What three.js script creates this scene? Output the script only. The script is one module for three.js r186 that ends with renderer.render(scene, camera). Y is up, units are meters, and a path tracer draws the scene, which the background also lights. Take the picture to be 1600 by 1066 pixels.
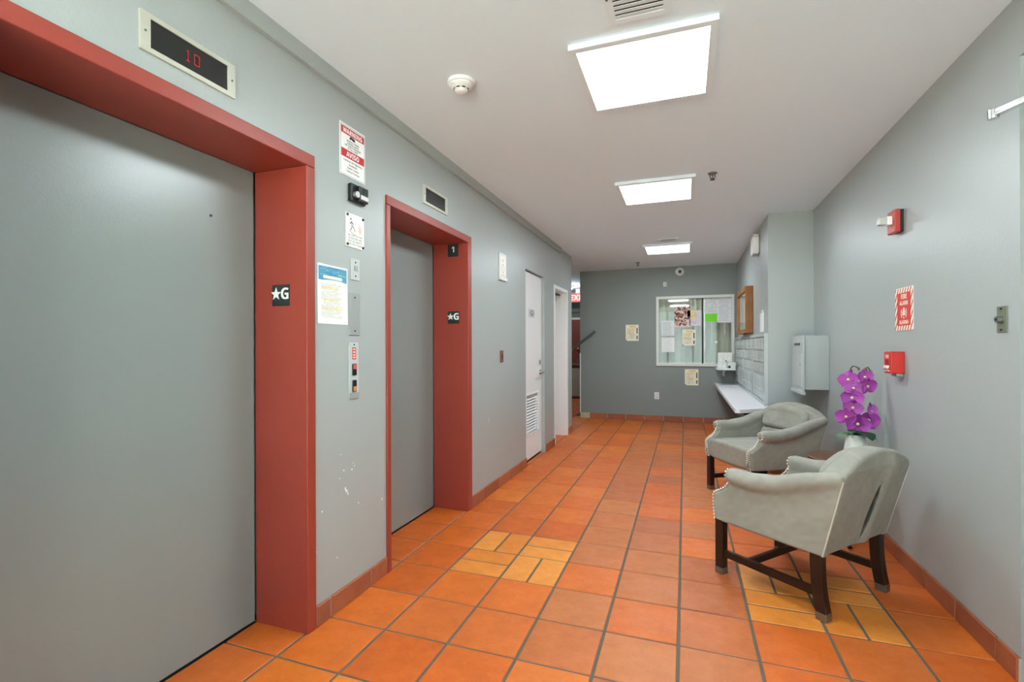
import * as THREE from 'three';
import { RectAreaLightUniformsLib } from 'three/addons/lights/RectAreaLightUniformsLib.js';
import { RoundedBoxGeometry } from 'three/addons/geometries/RoundedBoxGeometry.js';
import { mergeGeometries } from 'three/addons/utils/BufferGeometryUtils.js';
import { FontLoader } from 'three/addons/loaders/FontLoader.js';
import { TextGeometry } from 'three/addons/geometries/TextGeometry.js';

// ------------------------------------------------------------------ camera, sky, lamps, exposure
// World: x across the corridor, y up, z = -d where d is the distance down the corridor from the camera.
RectAreaLightUniformsLib.init();
const scene = new THREE.Scene();
const camera = new THREE.PerspectiveCamera(2 * Math.atan(533 / 758.2) * 180 / Math.PI, 1600 / 1066, 0.05, 200);
camera.position.set(0.0302, 1.2463, 0);
camera.rotation.set(0, 0.3425, -0.0033, 'YXZ');
camera.setViewOffset(1600, 1066, 0, -8, 1600, 1066);
scene.background = new THREE.Color().setRGB(0.80, 0.93, 1.0);       // bright even sky, reaching the lobby only through the glazed street front behind the camera
scene.backgroundIntensity = 5;
const sun = new THREE.DirectionalLight('#fff8ee', 92);                // high sun over the roof: it lights the pavement outside, not the lobby itself
sun.name = 'sun'; sun.position.set(3, 16, -3.5); sun.target.position.set(0, 0, 0); sun.castShadow = true;
Object.assign(sun.shadow.camera, { left: -16, right: 16, top: 16, bottom: -16, near: 0.5, far: 60 }); sun.shadow.mapSize.set(2048, 2048);
scene.add(sun, sun.target);
const LAMP = 33, COOL = new THREE.Color().setRGB(0.85, 0.96, 1.0);     // radiance and cool white of the ceiling panels
const renderer = new THREE.WebGLRenderer({ antialias: true });
renderer.toneMapping = THREE.LinearToneMapping;
renderer.toneMappingExposure = 1.0;
renderer.shadowMap.enabled = true;

// ------------------------------------------------------------------ helpers
let seed = 7;
const rnd = () => { seed = (seed * 1664525 + 1013904223) >>> 0; return seed / 4294967296; };
const rr = (a, b) => a + (b - a) * rnd();
const used = {};
const numbered = (n) => { const k = used[n] = (used[n] ?? -1) + 1; return k ? n + '_' + String(k).padStart(3, '0') : n; };
const shade = (o) => { o.castShadow = o.receiveShadow = true; return o; };
function thing(name, label, category, [x, y, d] = [0, 0, 0], turn = 0, group) {
  const o = new THREE.Group(); o.name = numbered(name); scene.add(o);
  o.position.set(x, y, -d); o.rotation.y = turn; o.userData = { label, category };
  if (group) o.userData.group = group;
  return o;
}
function setting(name, label) {
  const o = new THREE.Group(); o.name = numbered(name); scene.add(o); o.userData = { kind: 'structure', label };
  return o;
}
function part(parent, name, geo, mat, [x, y, z] = [0, 0, 0], [a, b, c] = [0, 0, 0]) {
  const m = shade(new THREE.Mesh(Array.isArray(geo) ? join(geo) : geo, mat)); m.name = name; parent.add(m);
  m.position.set(x, y, z); m.rotation.set(a, b, c);
  return m;
}
function join(list) { return list.length === 1 ? list[0] : mergeGeometries(list.map((g) => (g.index ? g.toNonIndexed() : g))); }
const at = (g, x = 0, y = 0, z = 0, rx = 0, ry = 0, rz = 0) => { if (rx) g.rotateX(rx); if (ry) g.rotateY(ry); if (rz) g.rotateZ(rz); return g.translate(x, y, z); };
const bx = (w, h, d, x = 0, y = 0, z = 0) => new THREE.BoxGeometry(w, h, d).translate(x, y, z);
const rb = (w, h, d, r, x = 0, y = 0, z = 0, s = 2) => new RoundedBoxGeometry(w, h, d, s, r).translate(x, y, z);
const cy = (r0, r1, h, n = 20) => new THREE.CylinderGeometry(r0, r1, h, n);
// box given by its limits in x, y and corridor distance d; uv in metres from the place itself
function lim(x0, x1, y0, y1, d0, d1) { return metres(bx(x1 - x0, y1 - y0, d1 - d0, (x0 + x1) / 2, (y0 + y1) / 2, -(d0 + d1) / 2)); }
function metres(g) {
  const p = g.attributes.position, n = g.attributes.normal, uv = new Float32Array(p.count * 2);
  for (let i = 0; i < p.count; i++) {
    const X = Math.abs(n.getX(i)), Y = Math.abs(n.getY(i)), Z = Math.abs(n.getZ(i));
    const [u, v] = Y > X && Y > Z ? [p.getX(i), p.getZ(i)] : X > Z ? [p.getZ(i), p.getY(i)] : [p.getX(i), p.getY(i)];
    uv[2 * i] = u; uv[2 * i + 1] = v;
  }
  g.setAttribute('uv', new THREE.BufferAttribute(uv, 2));
  return g;
}
// slab lying in xz with chamfered upper edges (18 triangles), top at y = 0, uv in metres from an offset
function chamfered(w, d, t, c, u0 = 0, v0 = 0) {
  const P = [], U = [], a = w / 2, b = d / 2;
  const ring = (x, y, z) => [[-x, y, z], [x, y, z], [x, y, -z], [-x, y, -z]];
  const A = ring(a, -t, b), B = ring(a, -c, b), C = ring(a - c, 0, b - c);
  const tri = (...v) => v.forEach((q) => { P.push(...q); U.push(u0 + q[0] + (q[1]), v0 + q[2]); });
  for (const [L, H] of [[A, B], [B, C]]) for (let i = 0; i < 4; i++) { const j = (i + 1) % 4; tri(L[i], L[j], H[j]); tri(L[i], H[j], H[i]); }
  tri(C[0], C[1], C[2]); tri(C[0], C[2], C[3]);
  const g = new THREE.BufferGeometry();
  g.setAttribute('position', new THREE.Float32BufferAttribute(P, 3)); g.setAttribute('uv', new THREE.Float32BufferAttribute(U, 2));
  g.computeVertexNormals();
  return g;
}
function tube(points, r, n = 24, k = 8) { return new THREE.TubeGeometry(new THREE.CatmullRomCurve3(points.map((p) => new THREE.Vector3(...p))), n, r, k); }
function bar(a, b, w, h) {                                            // straight square bar from a to b
  const A = new THREE.Vector3(...a), B = new THREE.Vector3(...b), L = A.distanceTo(B), g = new THREE.BoxGeometry(w, h, L);
  const m = new THREE.Matrix4().lookAt(A, B, new THREE.Vector3(0, 1, 0)); m.setPosition(A.clone().add(B).multiplyScalar(0.5));
  return g.applyMatrix4(m);
}
// smooth surface of a signed distance field on a grid (surface nets)
function netted(f, [x0, y0, z0], [x1, y1, z1], c) {
  const nx = Math.ceil((x1 - x0) / c) + 1, ny = Math.ceil((y1 - y0) / c) + 1, nz = Math.ceil((z1 - z0) / c) + 1;
  const v = new Float32Array(nx * ny * nz), id = (i, j, k) => (k * ny + j) * nx + i;
  for (let k = 0; k < nz; k++) for (let j = 0; j < ny; j++) for (let i = 0; i < nx; i++) v[id(i, j, k)] = f(x0 + i * c, y0 + j * c, z0 + k * c);
  const P = [], cell = new Int32Array(nx * ny * nz).fill(-1);
  for (let k = 0; k < nz - 1; k++) for (let j = 0; j < ny - 1; j++) for (let i = 0; i < nx - 1; i++) {
    let sx = 0, sy = 0, sz = 0, n = 0;
    const edge = (a, b) => {
      const p = v[id(i + a[0], j + a[1], k + a[2])], q = v[id(i + b[0], j + b[1], k + b[2])];
      if ((p < 0) !== (q < 0)) { const t = p / (p - q); sx += a[0] + t * (b[0] - a[0]); sy += a[1] + t * (b[1] - a[1]); sz += a[2] + t * (b[2] - a[2]); n++; }
    };
    for (const s of [0, 1]) for (const t of [0, 1]) { edge([0, s, t], [1, s, t]); edge([s, 0, t], [s, 1, t]); edge([s, t, 0], [s, t, 1]); }
    if (n) { cell[id(i, j, k)] = P.length / 3; P.push(x0 + (i + sx / n) * c, y0 + (j + sy / n) * c, z0 + (k + sz / n) * c); }
  }
  const I = [];
  const quad = (a, b, e, d, flip) => { if (Math.min(a, b, e, d) < 0) return; if (flip) I.push(a, e, b, a, d, e); else I.push(a, b, e, a, e, d); };
  for (let k = 1; k < nz - 1; k++) for (let j = 1; j < ny - 1; j++) for (let i = 1; i < nx - 1; i++) {
    const s = v[id(i, j, k)] < 0;
    if (s !== v[id(i + 1, j, k)] < 0) quad(cell[id(i, j - 1, k - 1)], cell[id(i, j, k - 1)], cell[id(i, j, k)], cell[id(i, j - 1, k)], !s);
    if (s !== v[id(i, j + 1, k)] < 0) quad(cell[id(i - 1, j, k - 1)], cell[id(i - 1, j, k)], cell[id(i, j, k)], cell[id(i, j, k - 1)], !s);
    if (s !== v[id(i, j, k + 1)] < 0) quad(cell[id(i - 1, j - 1, k)], cell[id(i, j - 1, k)], cell[id(i, j, k)], cell[id(i - 1, j, k)], !s);
  }
  const g = new THREE.BufferGeometry(), N = [], U = [], e = c * 0.6;
  for (let i = 0; i < P.length; i += 3) {
    const [x, y, z] = [P[i], P[i + 1], P[i + 2]];
    const n = new THREE.Vector3(f(x + e, y, z) - f(x - e, y, z), f(x, y + e, z) - f(x, y - e, z), f(x, y, z + e) - f(x, y, z - e)).normalize();
    N.push(n.x, n.y, n.z); U.push(x + 0.7 * z, y + 0.3 * z);
  }
  g.setAttribute('position', new THREE.Float32BufferAttribute(P, 3)); g.setAttribute('normal', new THREE.Float32BufferAttribute(N, 3));
  g.setAttribute('uv', new THREE.Float32BufferAttribute(U, 2)); g.setIndex(I);
  return g;
}
const smin = (a, b, k) => { const h = Math.max(k - Math.abs(a - b), 0) / k; return Math.min(a, b) - h * h * k / 4; };
const rbox = (qx, qy, qz, r) => { qx += r; qy += r; qz += r; return Math.hypot(Math.max(qx, 0), Math.max(qy, 0), Math.max(qz, 0)) + Math.min(Math.max(qx, qy, qz), 0) - r; };
function polyDist(poly, x, y) {
  let d = Infinity, inside = false;
  for (let i = 0, j = poly.length - 1; i < poly.length; j = i++) {
    const [ax, ay] = poly[i], [qx, qy] = poly[j], ex = qx - ax, ey = qy - ay, wx = x - ax, wy = y - ay;
    const t = Math.min(1, Math.max(0, (wx * ex + wy * ey) / (ex * ex + ey * ey)));
    d = Math.min(d, Math.hypot(wx - ex * t, wy - ey * t));
    if ((ay > y) !== (qy > y) && x < (qx - ax) * (y - ay) / (qy - ay) + ax) inside = !inside;
  }
  return inside ? -d : d;
}
function capsules(chain, x, y, z) {                                   // chain of [x, y, z, radius]
  let d = Infinity;
  for (let i = 0; i + 1 < chain.length; i++) {
    const a = chain[i], b = chain[i + 1], ex = b[0] - a[0], ey = b[1] - a[1], ez = b[2] - a[2];
    const t = Math.min(1, Math.max(0, ((x - a[0]) * ex + (y - a[1]) * ey + (z - a[2]) * ez) / (ex * ex + ey * ey + ez * ez)));
    d = Math.min(d, Math.hypot(x - a[0] - ex * t, y - a[1] - ey * t, z - a[2] - ez * t) - a[3] - (b[3] - a[3]) * t);
  }
  return d;
}

// ------------------------------------------------------------------ textures
function lattice(n, s) { seed = s; const t = Float32Array.from({ length: n * n }, rnd); return (x, y) => {
  const i = Math.floor(x), j = Math.floor(y), a = x - i, b = y - j, u = a * a * (3 - 2 * a), w = b * b * (3 - 2 * b);
  const q = (p, r) => t[(((r % n) + n) % n) * n + (((p % n) + n) % n)];
  return (q(i, j) * (1 - u) + q(i + 1, j) * u) * (1 - w) + (q(i, j + 1) * (1 - u) + q(i + 1, j + 1) * u) * w; }; }
function dataTex(n, f, repeat, srgb) {
  const a = new Uint8Array(n * n * 4);
  for (let j = 0; j < n; j++) for (let i = 0; i < n; i++) { const v = f(i / n, j / n), o = (j * n + i) * 4; const [r, g, b] = Array.isArray(v) ? v : [v, v, v]; a[o] = r * 255; a[o + 1] = g * 255; a[o + 2] = b * 255; a[o + 3] = 255; }
  const t = new THREE.DataTexture(a, n, n); t.wrapS = t.wrapT = THREE.RepeatWrapping; t.magFilter = THREE.LinearFilter; t.minFilter = THREE.LinearMipmapLinearFilter; t.generateMipmaps = true;
  t.repeat.set(repeat, repeat); if (srgb) t.colorSpace = THREE.SRGBColorSpace; t.needsUpdate = true;
  return t;
}
const cl = (v) => Math.min(1, Math.max(0, v));
const n8 = lattice(8, 11), n32 = lattice(32, 12), n128 = lattice(128, 13), n64 = lattice(64, 14), n16 = lattice(16, 15);
const paintBump = dataTex(512, (u, v) => 0.5 * n128(u * 128, v * 128) + 0.3 * n64(u * 64, v * 64) + 0.2 * n16(u * 16, v * 16), 1.6);
const plasterBump = dataTex(512, (u, v) => 0.5 * n128(u * 128, v * 128) + 0.5 * n8(u * 8, v * 8), 1.0);
const clayMap = dataTex(512, (u, v) => { const a = n8(u * 8, v * 8), b = n32(u * 32, v * 32), c = n128(u * 128, v * 128), k = cl(0.88 + 0.06 * a + 0.04 * b + 0.04 * c); return [k, cl(k * (0.97 + 0.03 * b)), cl(k * (0.95 + 0.05 * a))]; }, 1.0, true);
const clayRough = dataTex(256, (u, v) => cl(0.62 + 0.25 * n16(u * 16, v * 16) + 0.15 * n64(u * 64, v * 64)), 1.3);
const clayBump = dataTex(256, (u, v) => 0.5 * n16(u * 16, v * 16) + 0.5 * n64(u * 64, v * 64), 1.0);
const clothMap = dataTex(512, (u, v) => { const k = cl(0.88 + 0.06 * n8(u * 8, v * 8) + 0.06 * n32(u * 32, v * 32)); return [k, k, k * 0.995]; }, 1.5, true);
const clothBump = dataTex(256, (u, v) => 0.5 + 0.25 * Math.sin(u * 804) * Math.sin(v * 804) + 0.25 * n128(u * 128, v * 128), 8);
const woodMap = dataTex(512, (u, v) => { const g = n64(u * 64, v * 4) * 0.5 + n16(u * 16 + 2 * n8(u * 8, v * 8), v * 2) * 0.5; const k = 0.6 + 0.4 * g; return [k, k * 0.97, k * 0.94]; }, 2, true);
function canvas(w, h, draw) {
  const c = document.createElement('canvas'); c.width = w; c.height = h; draw(c.getContext('2d'), w, h);
  const t = new THREE.CanvasTexture(c); t.colorSpace = THREE.SRGBColorSpace; t.anisotropy = 8;
  return t;
}
const mat = (color, roughness = 0.6, extra = {}) => new THREE.MeshStandardMaterial({ color, roughness, ...extra });
const print = (w, h, draw, roughness = 0.5) => mat('#ffffff', roughness, { map: canvas(w, h, draw) });
function scribble(g, x0, x1, y0, y1, step, color, keep = 0.9) {       // lines of writing too small to read
  g.fillStyle = color;
  for (let y = y0; y < y1; y += step) { let x = x0; const end = x1 - rnd() * 0.25 * (x1 - x0); while (x < end) { const w = rr(0.03, 0.12) * (x1 - x0); if (rnd() < keep) g.fillRect(x, y, Math.min(w, end - x), step * 0.42); x += w + 0.02 * (x1 - x0); } }
}

// ------------------------------------------------------------------ materials
const WALL = '#a2a9a8';
const M = {
  wall: new THREE.MeshPhysicalMaterial({ color: WALL, roughness: 0.38, ior: 1.6, bumpMap: paintBump, bumpScale: 0.0005 }),
  accent: mat('#848c8a', 0.55, { bumpMap: paintBump, bumpScale: 0.0012 }),
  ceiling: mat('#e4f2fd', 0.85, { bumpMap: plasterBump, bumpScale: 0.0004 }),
  red: mat('#963c2f', 0.38, { bumpMap: paintBump, bumpScale: 0.0004 }),
  lift: new THREE.MeshPhysicalMaterial({ color: '#86918f', roughness: 0.30, ior: 1.75, bumpMap: paintBump, bumpScale: 0.0002 }),
  grout: mat('#5f574c', 0.95, { bumpMap: clayBump, bumpScale: 0.001 }),
  paleGrout: mat('#b9aca0', 0.95),
  fitting: mat('#e2edf5', 0.6), white: mat('#e6e6e6', 0.4), offWhite: mat('#d9dad6', 0.5), plastic: mat('#eceded', 0.45),
  dark: mat('#1c1d1e', 0.5), black: mat('#101112', 0.35), rubber: mat('#2b2b2b', 0.8),
  steel: mat('#b9bab6', 0.32, { metalness: 0.9 }), chrome: mat('#dcdcdc', 0.15, { metalness: 1 }), alu: mat('#c9cbc6', 0.4, { metalness: 0.55 }),
  plateGrey: mat('#9fa5a4', 0.45, { metalness: 0.25 }),
  oak: mat('#b5742c', 0.5, { map: woodMap }), walnut: mat('#2c1912', 0.38, { map: woodMap }), tableWood: mat('#7d4a2b', 0.4, { map: woodMap }),
  cloth: new THREE.MeshPhysicalMaterial({ color: '#9f9c92', roughness: 0.9, map: clothMap, bumpMap: clothBump, bumpScale: 0.0004, sheen: 0.35, sheenRoughness: 0.5, sheenColor: new THREE.Color('#d5d5d0') }),
  nail: mat('#d8d4c6', 0.35, { metalness: 0.5 }), welt: mat('#c4c0b2', 0.8),
  brick: mat('#8f4c33', 0.6, { map: clayMap, bumpMap: clayBump, bumpScale: 0.0006 }),
  glass: new THREE.MeshPhysicalMaterial({ color: '#f2f7f5', roughness: 0.03, transmission: 1, thickness: 0, ior: 1.5 }),
  laminate: mat('#e2e0e4', 0.35), mail: mat('#b7bdbc', 0.38), brownDoor: mat('#7c3a2c', 0.45), screw: mat('#7f817e', 0.35, { metalness: 0.8 }),
};

// ------------------------------------------------------------------ the setting
const XL = -1.52, XR = 1.19, HC = 2.537, DF = 8.36, T = 0.305, XM = 0.80, DM = 5.33, BACK = -1.7;
const D0 = 1.8266;                                                   // a row of floor joints lies here

{ // floor: grout bed with tiles of its own
  const f = setting('floor', 'orange terracotta tile floor with yellow inset squares');
  part(f, 'grout_bed', lim(-3.6, 2.0, -0.12, -0.0035, BACK, 12.2), M.grout);
  const tones = ['#d2661c', '#d76d20', '#cc6118', '#cf6a26', '#da7324'], worn = ['#b96430', '#c06d36', '#b45f2d', '#c26a32', '#c5733b'], yellow = ['#e78d34', '#ec963c', '#e2842c'];
  const mk = (c) => mat(c, 0.66, { map: clayMap, roughnessMap: clayRough, bumpMap: clayBump, bumpScale: 0.0005 });
  const TM = tones.map(mk), WM = worn.map(mk), YM = yellow.map(mk);
  const ga = 0.012, gb = 0.0095;                                      // joints along and across the corridor
  const whole = [0, 1, 2, 3, 4].map((k) => chamfered(T - ga, T - gb, 0.02, 0.0025, k * 0.37, k * 0.23));
  const longHalf = [0, 1].map((k) => chamfered(T / 2 - 0.013, T - 0.011, 0.02, 0.0025, k * 0.4, k * 0.3));
  const wideHalf = [0, 1].map((k) => chamfered(T - 0.013, T / 2 - 0.013, 0.02, 0.0025, k * 0.5, k * 0.2));
  const pick = (a) => a[Math.floor(rnd() * a.length)];
  seed = 99;
  const put = (name, g, m, x, d) => part(f, name, g, m, [x, rr(-0.0008, 0.0008), -d], [rr(-0.002, 0.002), 0, rr(-0.002, 0.002)]);
  const beyond = [];
  for (let j = -4; j < 32; j++) for (let i = -12; i < 4; i++) {
    const x = (i + 0.5) * T, d = D0 + (j + 0.5) * T;
    const hall = d > 6.95, recess = (d > 0.6 && d < 1.75) || (d > 2.2 && d < 3.45) || (d > 4.7 && d < 5.5) || (d > 5.9 && d < 6.7);
    if (i < -5 && !(hall && x < XL) && !(i === -6 && recess)) continue;
    if (d > DF + 0.2 && x > -1.7) continue;
    if (x > XM + 0.1 && d > DM + 0.1) continue;
    if (i < -10 || (i < -8 && d < 10)) { beyond.push(whole[(i + j + 40) % 5].clone().translate(x, 0, -d)); continue; }     // out of sight round the corner
    const inset = ((i >= -4 && i < -2) || (i >= 1 && i < 3)) && ((j >= 2 && j < 4) || (j >= -3 && j < -1));
    if (inset) {
      const along = ((i & 1) === 0) === ((j & 1) === 1) ? i < 0 : i > 0;   // basket weave: neighbouring squares turn their pair of halves
      for (const s of [-0.25, 0.25]) if (along) put('inset_tile', pick(longHalf), pick(YM), x + s * T, d); else put('inset_tile', pick(wideHalf), pick(YM), x, d + s * T);
    } else put('tile', pick(whole), pick(i >= -2 && i < 1 && rnd() < 0.85 ? WM : TM), x, d);
  }
  part(f, 'tile_field', beyond, TM[0]).userData.kind = 'stuff';
}
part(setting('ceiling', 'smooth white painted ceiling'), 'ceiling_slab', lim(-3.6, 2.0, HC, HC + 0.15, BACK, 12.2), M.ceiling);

// left wall with two lift openings and two doorways
const E1 = { a: 0.596, b: 1.730, ia: 0.648, ib: 1.678, h: 2.089, ih: 2.034 }, E2 = { a: 2.279, b: 3.400, ia: 2.314, ib: 3.335, h: 2.082, ih: 2.030 };
const DA = { a: 4.77, b: 5.48, h: 2.05 }, DB = { a: 5.92, b: 6.66, h: 2.02 }, WEND = 6.93;
{
  const w = setting('wall_left', 'light grey painted wall with two lift openings');
  const X0 = -1.86;
  for (const [a, b] of [[BACK, E1.a], [E2.b, DA.a], [DA.b, DB.a], [DB.b, WEND]]) part(w, 'wall_section', lim(X0, XL, 0, HC, a, b), M.wall);
  for (const o of [E1, E2, DA, DB]) part(w, 'wall_lintel', lim(X0, XL, o.h, HC, o.a, o.b), M.wall);
  part(w, 'wall_backing', lim(-2.02, X0, 0, HC, BACK, WEND), M.wall);
  // pier between the lifts: its paint is chipped and scuffed
  const pw = E2.a - E1.b, pier = canvas(512, 2048, (g, W, H) => {
    g.fillStyle = WALL; g.fillRect(0, 0, W, H); seed = 31;
    const X = (d) => (d - E1.b) / pw * W, Y = (y) => (1 - y / HC) * H;
    const chip = (d, y, s, c = '#eef0ee') => { g.fillStyle = c; g.beginPath(); for (let k = 0; k < 9; k++) { const a = k / 9 * 6.283, r = s * rr(0.5, 1.2); g.lineTo(X(d) + Math.cos(a) * r / pw * W, Y(y) + Math.sin(a) * r / HC * H * 1.1); } g.fill(); };
    for (const [d, y, s] of [[1.95, 0.545, 0.011], [1.94, 0.56, 0.007], [1.96, 0.53, 0.006], [1.90, 0.62, 0.004], [1.93, 0.65, 0.005], [1.99, 0.64, 0.006], [2.01, 0.655, 0.004], [2.0, 0.67, 0.003], [1.78, 0.50, 0.005], [2.04, 0.46, 0.004], [1.88, 0.25, 0.004], [1.91, 0.73, 0.003], [2.24, 0.42, 0.006], [1.745, 0.33, 0.003]]) chip(d, y, s);
    g.lineWidth = 1.5; for (let k = 0; k < 26; k++) { const d = rr(1.76, 2.26), y = rr(0.12, 0.95), v = Math.floor(rr(140, 196)); g.strokeStyle = `rgba(${v},${v + 4},${v + 3},0.45)`; g.beginPath(); g.moveTo(X(d), Y(y)); g.lineTo(X(d + rr(-0.03, 0.05)), Y(y + rr(-0.03, 0.03))); g.stroke(); }
  });
  const pg = lim(X0, XL, 0, HC, E1.b, E2.a), uv = pg.attributes.uv;
  for (let i = 0; i < uv.count; i++) uv.setXY(i, (-uv.getX(i) - E1.b) / pw, uv.getY(i) / HC);
  part(w, 'wall_section', pg, new THREE.MeshPhysicalMaterial({ color: '#ffffff', roughness: 0.38, ior: 1.6, map: pier, bumpMap: null }));
  part(w, 'scuff_mark', new THREE.CircleGeometry(0.011, 9).scale(0.6, 2.2, 1), mat('#c9d0ce', 0.7), [XL + 0.0008, 0.63, -3.765], [0, Math.PI / 2, 0.2]);
}
part(setting('trim_1', 'flat grey board along the top of the wall above the lifts'), 'board', lim(XL - 0.01, XL + 0.024, 2.466, HC, BACK, 6.25), M.wall);

{ // right wall, with the entrance opening near the camera, the return and the mailbox wall
  const w = setting('wall_right', 'light grey painted wall behind the armchairs');
  part(w, 'wall_section', lim(XR, 1.36, 0, HC, 2.305, DM + 0.1), M.wall);
  part(w, 'wall_section', lim(XR, 1.36, 0, HC, BACK, 1.16), M.wall);
  part(w, 'wall_lintel', lim(XR, 1.36, 2.305, HC, 1.16, 2.305), M.wall);
  const r = setting('wall_niche', 'grey return wall beside the mailboxes');
  part(r, 'wall_section', lim(XM, XR, 0, HC, DM, DM + 0.1), M.wall);
  part(r, 'wall_section', lim(XM, XM + 0.1, 0, HC, DM + 0.1, DF), M.wall);
  const b = setting('wall_rear', 'glazed street front closing the lobby');
  part(b, 'wall_section', lim(-2.02, -1.45, 0, HC, BACK - 0.1, BACK), M.wall); part(b, 'wall_section', lim(1.12, 1.36, 0, HC, BACK - 0.1, BACK), M.wall);
  const rail = []; for (const x of [-1.42, -0.56, 0.30, 1.09]) rail.push(lim(x - 0.03, x + 0.03, 0.1, HC - 0.06, BACK - 0.08, BACK - 0.02));
  rail.push(lim(-1.45, 1.12, 0, 0.1, BACK - 0.08, BACK - 0.02), lim(-1.45, 1.12, HC - 0.06, HC, BACK - 0.08, BACK - 0.02));
  rail.forEach((g) => part(b, 'rail', g, M.alu));
  for (const [x0, x1] of [[-1.39, -0.59], [-0.53, 0.27], [0.33, 1.06]]) part(b, 'pane', lim(x0, x1, 0.1, HC - 0.06, BACK - 0.053, BACK - 0.047), M.glass);
}
const WX0 = -0.405, WX1 = 0.75, WY0 = 0.925, WY1 = 2.04;
{ // far wall with the office window, office behind, side passage
  const w = setting('wall_far', 'dark grey accent wall with office window');
  part(w, 'wall_section', lim(-1.69, WX0, 0, HC, DF, DF + 0.12), M.accent);
  part(w, 'wall_section', lim(WX1, XM + 0.1, 0, HC, DF, DF + 0.12), M.accent);
  part(w, 'wall_section', lim(WX0, WX1, 0, WY0, DF, DF + 0.12), M.accent);
  part(w, 'wall_section', lim(WX0, WX1, WY1, HC, DF, DF + 0.12), M.accent);
  part(w, 'corner_bead', lim(-1.697, -1.68, 0.09, 1.12, DF - 0.004, DF + 0.03), M.white);
  const o = setting('wall_office', 'pale walls of the office behind the window');
  part(o, 'wall_section', lim(-1.2, -1.1, 0, HC, DF + 0.12, 10.2), M.offWhite);
  part(o, 'wall_section', lim(1.4, 1.5, 0, HC, DF + 0.12, 10.2), M.offWhite);
  part(o, 'wall_section', lim(-1.2, 1.5, 0, HC, 10.1, 10.2), M.offWhite);
  part(o, 'wall_section', lim(XM + 0.1, 1.5, 0, HC, DF + 0.02, DF + 0.12), M.offWhite);
  const h = setting('wall_hall', 'grey walls of the side passage by the far door');
  part(h, 'wall_section', lim(-1.69, -1.59, 0, HC, DF + 0.12, 11.6), M.wall);
  part(h, 'wall_section', lim(-3.6, -3.5, 0, HC, WEND, 11.6), M.wall);
  part(h, 'wall_section', lim(-3.5, -2.02, 0, HC, WEND - 0.1, WEND), M.wall);
  part(h, 'wall_section', lim(-3.5, -2.95, 0, HC, 11.4, 11.5), M.wall);
  part(h, 'wall_section', lim(-1.95, -1.59, 0, HC, 11.4, 11.5), M.wall);
  part(h, 'wall_section', lim(-2.95, -1.95, 2.28, HC, 11.4, 11.5), M.wall);
}
// baseboards: clay base tiles with pale joints, cut on the floor's own rows
const baseTones = ['#a96140', '#9e583a', '#b26a46', '#a15f44'].map((c) => mat(c, 0.55, { map: clayMap, bumpMap: clayBump, bumpScale: 0.0006 }));
function baseTile(parent, len, x, z, turn, m) {                       // a chamfered slab stood on edge against a wall
  const g = chamfered(len - 0.007, 0.092, 0.012, 0.003, rnd(), rnd()); g.rotateX(Math.PI / 2); g.translate(0, 0.046, 0.012);
  part(parent, 'base_tile', g, m ?? baseTones[Math.floor(rnd() * 4)], [x, 0, z], [0, turn, 0]);
}
function baseRun(name, label, runs) {
  const b = setting(name, label); seed = 5;
  for (const r of runs) {
    if (r.wall === 'far') {
      part(b, 'joint_mortar', lim(r.a, r.b, 0, 0.09, r.at - 0.007, r.at), M.paleGrout);
      for (let i = Math.floor(r.a / T); i * T < r.b; i++) { const p = Math.max(r.a, i * T), q = Math.min(r.b, (i + 1) * T); if (q - p > 0.03) baseTile(b, q - p, (p + q) / 2, -r.at, 0, r.first && p === r.a ? mat('#cfc6a6', 0.8, { map: clayMap }) : undefined); }
    } else {
      const s = r.wall === 'left' ? 1 : -1, x0 = r.at, x1 = r.at + s * 0.007;
      part(b, 'joint_mortar', lim(Math.min(x0, x1), Math.max(x0, x1), 0, 0.09, r.a, r.b), M.paleGrout);
      for (let j = Math.floor((r.a - D0) / T); D0 + j * T < r.b; j++) { const p = Math.max(r.a, D0 + j * T), q = Math.min(r.b, D0 + (j + 1) * T); if (q - p > 0.03) baseTile(b, q - p, x0, -(p + q) / 2, s * Math.PI / 2); }
    }
  }
}
baseRun('baseboard_left', 'brown clay base tiles along the lift wall', [[BACK, E1.a], [E1.b, E2.a], [E2.b, DA.a], [DA.b, DB.a], [DB.b, WEND]].map(([a, b]) => ({ wall: 'left', at: XL, a, b })));
baseRun('baseboard_right', 'brown clay base tiles along the wall behind the armchairs', [{ wall: 'right', at: XR, a: 2.305, b: DM }, { wall: 'right', at: XM, a: DM, b: DF }, { wall: 'far', at: DM, a: XM, b: XR }]);
baseRun('baseboard_far', 'brown clay base tiles under the dark grey wall, first one pale', [{ wall: 'far', at: DF, a: -1.69, b: XM, first: true }]);

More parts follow.
